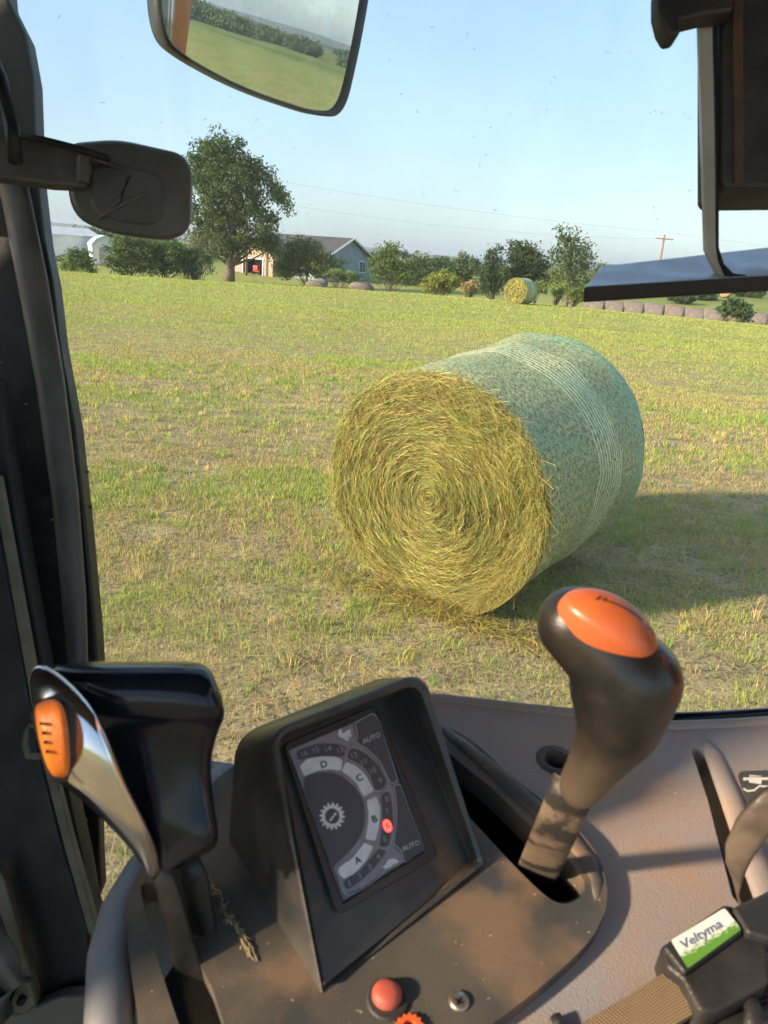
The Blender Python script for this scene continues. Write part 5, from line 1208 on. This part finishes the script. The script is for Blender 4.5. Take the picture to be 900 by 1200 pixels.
# plate as a solid: near lower edge, far upper edge
a0, a1, a2, a3 = P(704, 312, .66), P(1010, 277, .66), P(1010, 316, .59), P(687, 336, .59)
up_ = np.cross(a1 - a0, a3 - a0); up_ /= np.linalg.norm(up_); up_ *= np.sign(up_[2])
th = .0085
V = [p - sh0 for p in (a0, a1, a2, a3)] + [p - sh0 - up_ * th for p in (a0, a1, a2, a3)]
so = pyobj('shelf_plate', V, [(0, 1, 2, 3), (7, 6, 5, 4), (0, 4, 5, 1), (1, 5, 6, 2), (2, 6, 7, 3), (3, 7, 4, 0)], M['shelfmetal'], sh_, False); finish(so, .0012)
q = MB(); d_ = (a2 - a3) / np.linalg.norm(a2 - a3); nrm = -(ray(800, 330)); nrm /= np.linalg.norm(nrm)
V = [a3 - d_ * .001 + nrm * .001 - sh0, a2 + nrm * .001 - sh0]; V += [V[1] - up_ * .011, V[0] - up_ * .011]; V += [v + CF * .004 for v in V]
q.add(V, [(0, 1, 2, 3), (7, 6, 5, 4), (0, 4, 5, 1), (1, 5, 6, 2), (2, 6, 7, 3), (3, 7, 4, 0)]); finish(q.build('front_edge', M['black'], so, False), .001)
def bar(name, L_, R_, th, m_):
    V = [P(*p) - sh0 for p in L_] + [P(*p) - sh0 for p in R_]; n = len(L_); V += [v + CF * th for v in V]; m2 = 2 * n
    F = [(i, i + 1, n + i + 1, n + i) for i in range(n - 1)] + [(m2 + n + i, m2 + n + i + 1, m2 + i + 1, m2 + i) for i in range(n - 1)] + [(m2 + i, m2 + i + 1, i + 1, i) for i in range(n - 1)] + [(n + i, n + i + 1, m2 + n + i + 1, m2 + n + i) for i in range(n - 1)] + [(0, n, m2 + n, m2), (m2 + n - 1, m2 + 2 * n - 1, 2 * n - 1, n - 1)]
    o = pyobj(name, V, F, m_, sh_, True); bm = bmesh.new(); bm.from_mesh(o.data); bmesh.ops.recalc_face_normals(bm, faces=bm.faces); bm.to_mesh(o.data); bm.free(); finish(o, .0012); return o
bar('upright_bar', [(818, -60, .6), (819, 20, .6), (823, 160, .6), (827, 290, .6), (833, 304, .6), (842, 320, .595)], [(833, -60, .6), (835, 20, .6), (838, 160, .6), (839, 290, .6), (842, 306, .6), (850, 324, .595)], .006, M['stripmetal'])
bar('upright_edge', [(834, -60, .603), (836, 20, .603), (839, 160, .603), (840, 290, .603), (843, 308, .6), (852, 325, .595), (870, 332, .592)], [(839, -60, .603), (841, 20, .603), (843, 160, .603), (843, 290, .603), (849, 309, .6), (860, 320, .595), (876, 322, .592)], .012, M['black'])

q = MB(); q.tube([P(828, -50, .605) - sh0, np.array([*P(828, -50, .605)[:2], 2.66]) - sh0], .006, 10); q.build('hanger_rod', M['stripmetal'], sh_)
# ---- windscreen, roof, floor and posts of the cab
def mat_glass():
    m = bpy.data.materials.new('dusty_glass'); m.use_nodes = True; nt = m.node_tree; nd = nt.nodes; lk = nt.links; nd.remove(nd['Principled BSDF'])
    tr = nd.new('ShaderNodeBsdfTransparent'); tr.inputs[0].default_value = (.97, .985, .975, 1); gl = nd.new('ShaderNodeBsdfGlossy'); gl.inputs['Roughness'].default_value = .03; df = nd.new('ShaderNodeBsdfDiffuse'); df.inputs[0].default_value = (.55, .5, .42, 1)
    fr = nd.new('ShaderNodeFresnel'); fr.inputs[0].default_value = 1.25; m1 = nd.new('ShaderNodeMixShader'); lk.new(fr.outputs[0], m1.inputs[0]); lk.new(tr.outputs[0], m1.inputs[1]); lk.new(gl.outputs[0], m1.inputs[2])
    tc = nd.new('ShaderNodeTexCoord'); n = nd.new('ShaderNodeTexNoise'); n.inputs['Scale'].default_value = 6; n.inputs['Detail'].default_value = 6; lk.new(tc.outputs['Object'], n.inputs[0])
    v = nd.new('ShaderNodeTexNoise'); v.inputs['Scale'].default_value = 140; v.inputs['Detail'].default_value = 2; lk.new(tc.outputs['Object'], v.inputs[0])
    r = nd.new('ShaderNodeMapRange'); r.inputs[1].default_value = .4; r.inputs[2].default_value = .75; r.inputs[3].default_value = .015; r.inputs[4].default_value = .07; lk.new(n.outputs['Fac'], r.inputs[0])
    r2 = nd.new('ShaderNodeMapRange'); r2.inputs[1].default_value = .72; r2.inputs[2].default_value = .8; r2.inputs[3].default_value = 0; r2.inputs[4].default_value = .25; lk.new(v.outputs['Fac'], r2.inputs[0])
    ad = nd.new('ShaderNodeMath'); ad.operation = 'ADD'; lk.new(r.outputs[0], ad.inputs[0]); lk.new(r2.outputs[0], ad.inputs[1])
    m2 = nd.new('ShaderNodeMixShader'); lk.new(ad.outputs[0], m2.inputs[0]); lk.new(m1.outputs[0], m2.inputs[1]); lk.new(df.outputs[0], m2.inputs[2]); lk.new(m2.outputs[0], nd['Material Output'].inputs[0]); return m
zt, zb_ = 2.64, .78
ws = pyobj('windscreen', [(-.75, 1.10, zb_), (1.04, 1.10, zb_), (1.04, .98, zt), (-.75, .98, zt), (-.75, 1.105, zb_), (1.04, 1.105, zb_), (1.04, .985, zt), (-.75, .985, zt)], [(0, 1, 2, 3), (7, 6, 5, 4), (0, 4, 5, 1), (1, 5, 6, 2), (2, 6, 7, 3), (3, 7, 4, 0)], mat_glass(), TR, False)
M['bug'] = mat('bug_mark', (.3, .32, .34), rough=.9)
nt = M['bug'].node_tree; tb = nt.nodes.new('ShaderNodeBsdfTransparent'); xb = nt.nodes.new('ShaderNodeMixShader'); xb.inputs[0].default_value = .75; nt.links.new(nt.nodes['Principled BSDF'].outputs[0], xb.inputs[1]); nt.links.new(tb.outputs[0], xb.inputs[2]); nt.links.new(xb.outputs[0], nt.nodes['Material Output'].inputs[0])
WN = np.array([0, -(zt - zb_), -.12]); WN /= np.linalg.norm(WN); W0 = np.array([0, 1.10, zb_]) + WN * .001
q = MB(); rs = random.Random(5)
marks = [(69, 19), (142, 67), (270, 113), (598, 134), (640, 128), (556, 160), (506, 32), (556, 58), (762, 132), (768, 130), (776, 132), (802, 132), (808, 138), (820, 225), (808, 224), (766, 243), (770, 257), (490, 130), (532, 180), (580, 246), (572, 285), (300, 140), (650, 90), (470, 110), (712, 60), (240, 140), (360, 250), (120, 120), (575, 150)]
for (u, v) in marks:
    q = MB()
    a = rs.uniform(0, PI); l = rs.uniform(.8, 2.6); w_ = rs.uniform(.5, 1.0)
    pts = [(u - math.cos(a) * l, v - math.sin(a) * l), (u + rs.gauss(0, .8), v + rs.gauss(0, .8)), (u + math.cos(a) * l, v + math.sin(a) * l)]
    q.tube([on_plane(x, y, W0, WN) for x, y in pts], w_ * .5 * 1.1 / 900, 5)
    q.build('bug_mark', M['bug'], ws)
q = MB(); q.box((-.78, DPY + (.86 - DPY) / 2, 1.7), (.05, .86 - DPY, 1.95)); finish(q.build('sun_block_panel', M['pillar'], TR, False), .01)  # unseen panel added to keep sun off the pillar, levers and upper dash
q = MB(); q.box((.1, .15, 2.70), (1.9, 1.75, .10)); rf = q.build('cab_roof', M['boxblack'], TR, False); finish(rf, .02)
q = MB(); q.box((.1, .35, .72), (1.7, 1.4, .08)); finish(q.build('cab_floor', M['pillar_worn'], TR, False), .01)
q = MB(); q.tube([(1.06, .84, .75), (1.06, .82, 2.66)], .035, 12); q.build('corner_post', M['pillar'], TR)
q = MB(); q.tube([(-.72, -.68, .75), (-.74, -.66, 2.66)], .04, 12); q.build('corner_post', M['pillar'], TR)
q = MB(); q.tube([(1.0, -.68, .75), (1.0, -.66, 2.66)], .04, 12); q.build('corner_post', M['pillar'], TR)
q = MB(); q.box((.1, .35, .42), (1.5, 1.2, .5)); finish(q.build('undercarriage', M['orangepaint'], TR, False), .03)

# ---- far side trees and bales (seen in the big mirror)
az0 = math.atan2(rdir[0], rdir[1])
rsx = random.Random(3)
for k in range(16):
    a = az0 + R(-16 + 2.6 * k + rsx.uniform(-.8, .8)); D = 165 + rsx.uniform(-10, 10); x, y = D * math.sin(a), D * math.cos(a); h_ = rsx.uniform(1.3, 2.9); w_ = rsx.uniform(3.6, 6)
    plant('field_edge_tree', 'tree in the line along the far side of the field, reflected in the big mirror', 'tree', (x, y, float(terrain(x, y))), [(0, 0, h_ * .6, w_, w_, h_ * .4), (w_ * .7, .5, h_ * .4, w_ * .7, w_ * .7, h_ * .4), (-w_ * .8, -.5, h_ * .38, w_ * .8, w_ * .7, h_ * .36)], trunk=.18, leaf=.5, per=22, clump=.8, color=(.05, .085, .03), seed=200 + k, group='tree line reflected in the big mirror')

# ------------------------------------------------------------------ light, sky, haze, camera
SUN_AZ = R(SAZ) if 'SAZ' in globals() else R(62)               # direction the light travels, from +Y toward +X
EL = R(21)
sd = Vector((math.sin(SUN_AZ) * math.cos(EL), math.cos(SUN_AZ) * math.cos(EL), -math.sin(EL)))
sl_ = bpy.data.lights.new('sun', 'SUN'); sl_.energy = 3.5; sl_.angle = R(3); sl_.color = (1, .79, .56)
so = bpy.data.objects.new('sun', sl_); col.objects.link(so); so.rotation_euler = sd.to_track_quat('-Z', 'Y').to_euler()
w = bpy.data.worlds.new('World'); scene.world = w; w.use_nodes = True; nt = w.node_tree; nd = nt.nodes; lk = nt.links
sky = nd.new('ShaderNodeTexSky'); sky.sky_type = 'NISHITA'; sky.sun_disc = False; sky.sun_elevation = EL; sky.sun_rotation = math.atan2(-sd.x, -sd.y)
sky.air_density = 1.0; sky.dust_density = 1.2; sky.ozone_density = 1.0
bg = nd['Background']; bg.inputs[1].default_value = .13
mxs = nd.new('ShaderNodeMix'); mxs.data_type = 'RGBA'; mxs.inputs[0].default_value = .6; mxs.inputs[7].default_value = (1.25, 1.85, 2.6, 1); lk.new(sky.outputs[0], mxs.inputs[6]); lk.new(mxs.outputs[2], bg.inputs[0])
hz = MB(); hz.box((0, 0, 14), (7000, 7000, 40))
hm = bpy.data.materials.new('haze'); hm.use_nodes = True; n_ = hm.node_tree; n_.nodes.remove(n_.nodes['Principled BSDF']); pv = n_.nodes.new('ShaderNodeVolumePrincipled'); pv.inputs['Color'].default_value = (.76, .87, 1.0, 1); pv.inputs['Density'].default_value = .0003; pv.inputs['Anisotropy'].default_value = .2
n_.links.new(pv.outputs[0], n_.nodes['Material Output'].inputs['Volume'])
if USE_HAZE: tag(hz.build('haze', hm, None, False), 'thin evening haze over the fields', 'haze', kind='stuff')
cd = bpy.data.cameras.new('camera'); co = bpy.data.objects.new('camera', cd); col.objects.link(co); scene.camera = co
cd.sensor_fit = 'VERTICAL'; cd.sensor_height = 36; cd.lens = 27; cd.clip_start = .02; cd.clip_end = 12000
co.matrix_world = Matrix(((CR[0], CU[0], -CF[0], CAM[0]), (CR[1], CU[1], -CF[1], CAM[1]), (CR[2], CU[2], -CF[2], CAM[2]), (0, 0, 0, 1)))
cd.dof.use_dof = True; cd.dof.focus_distance = 5.0; cd.dof.aperture_fstop = 19
scene.view_settings.view_transform = 'Standard'; scene.view_settings.look = 'None'; scene.view_settings.gamma = 1; scene.view_settings.exposure = EXPO
scene.cycles.use_denoising = True; scene.cycles.max_bounces = 8; scene.cycles.transparent_max_bounces = 12; scene.cycles.volume_bounces = 0
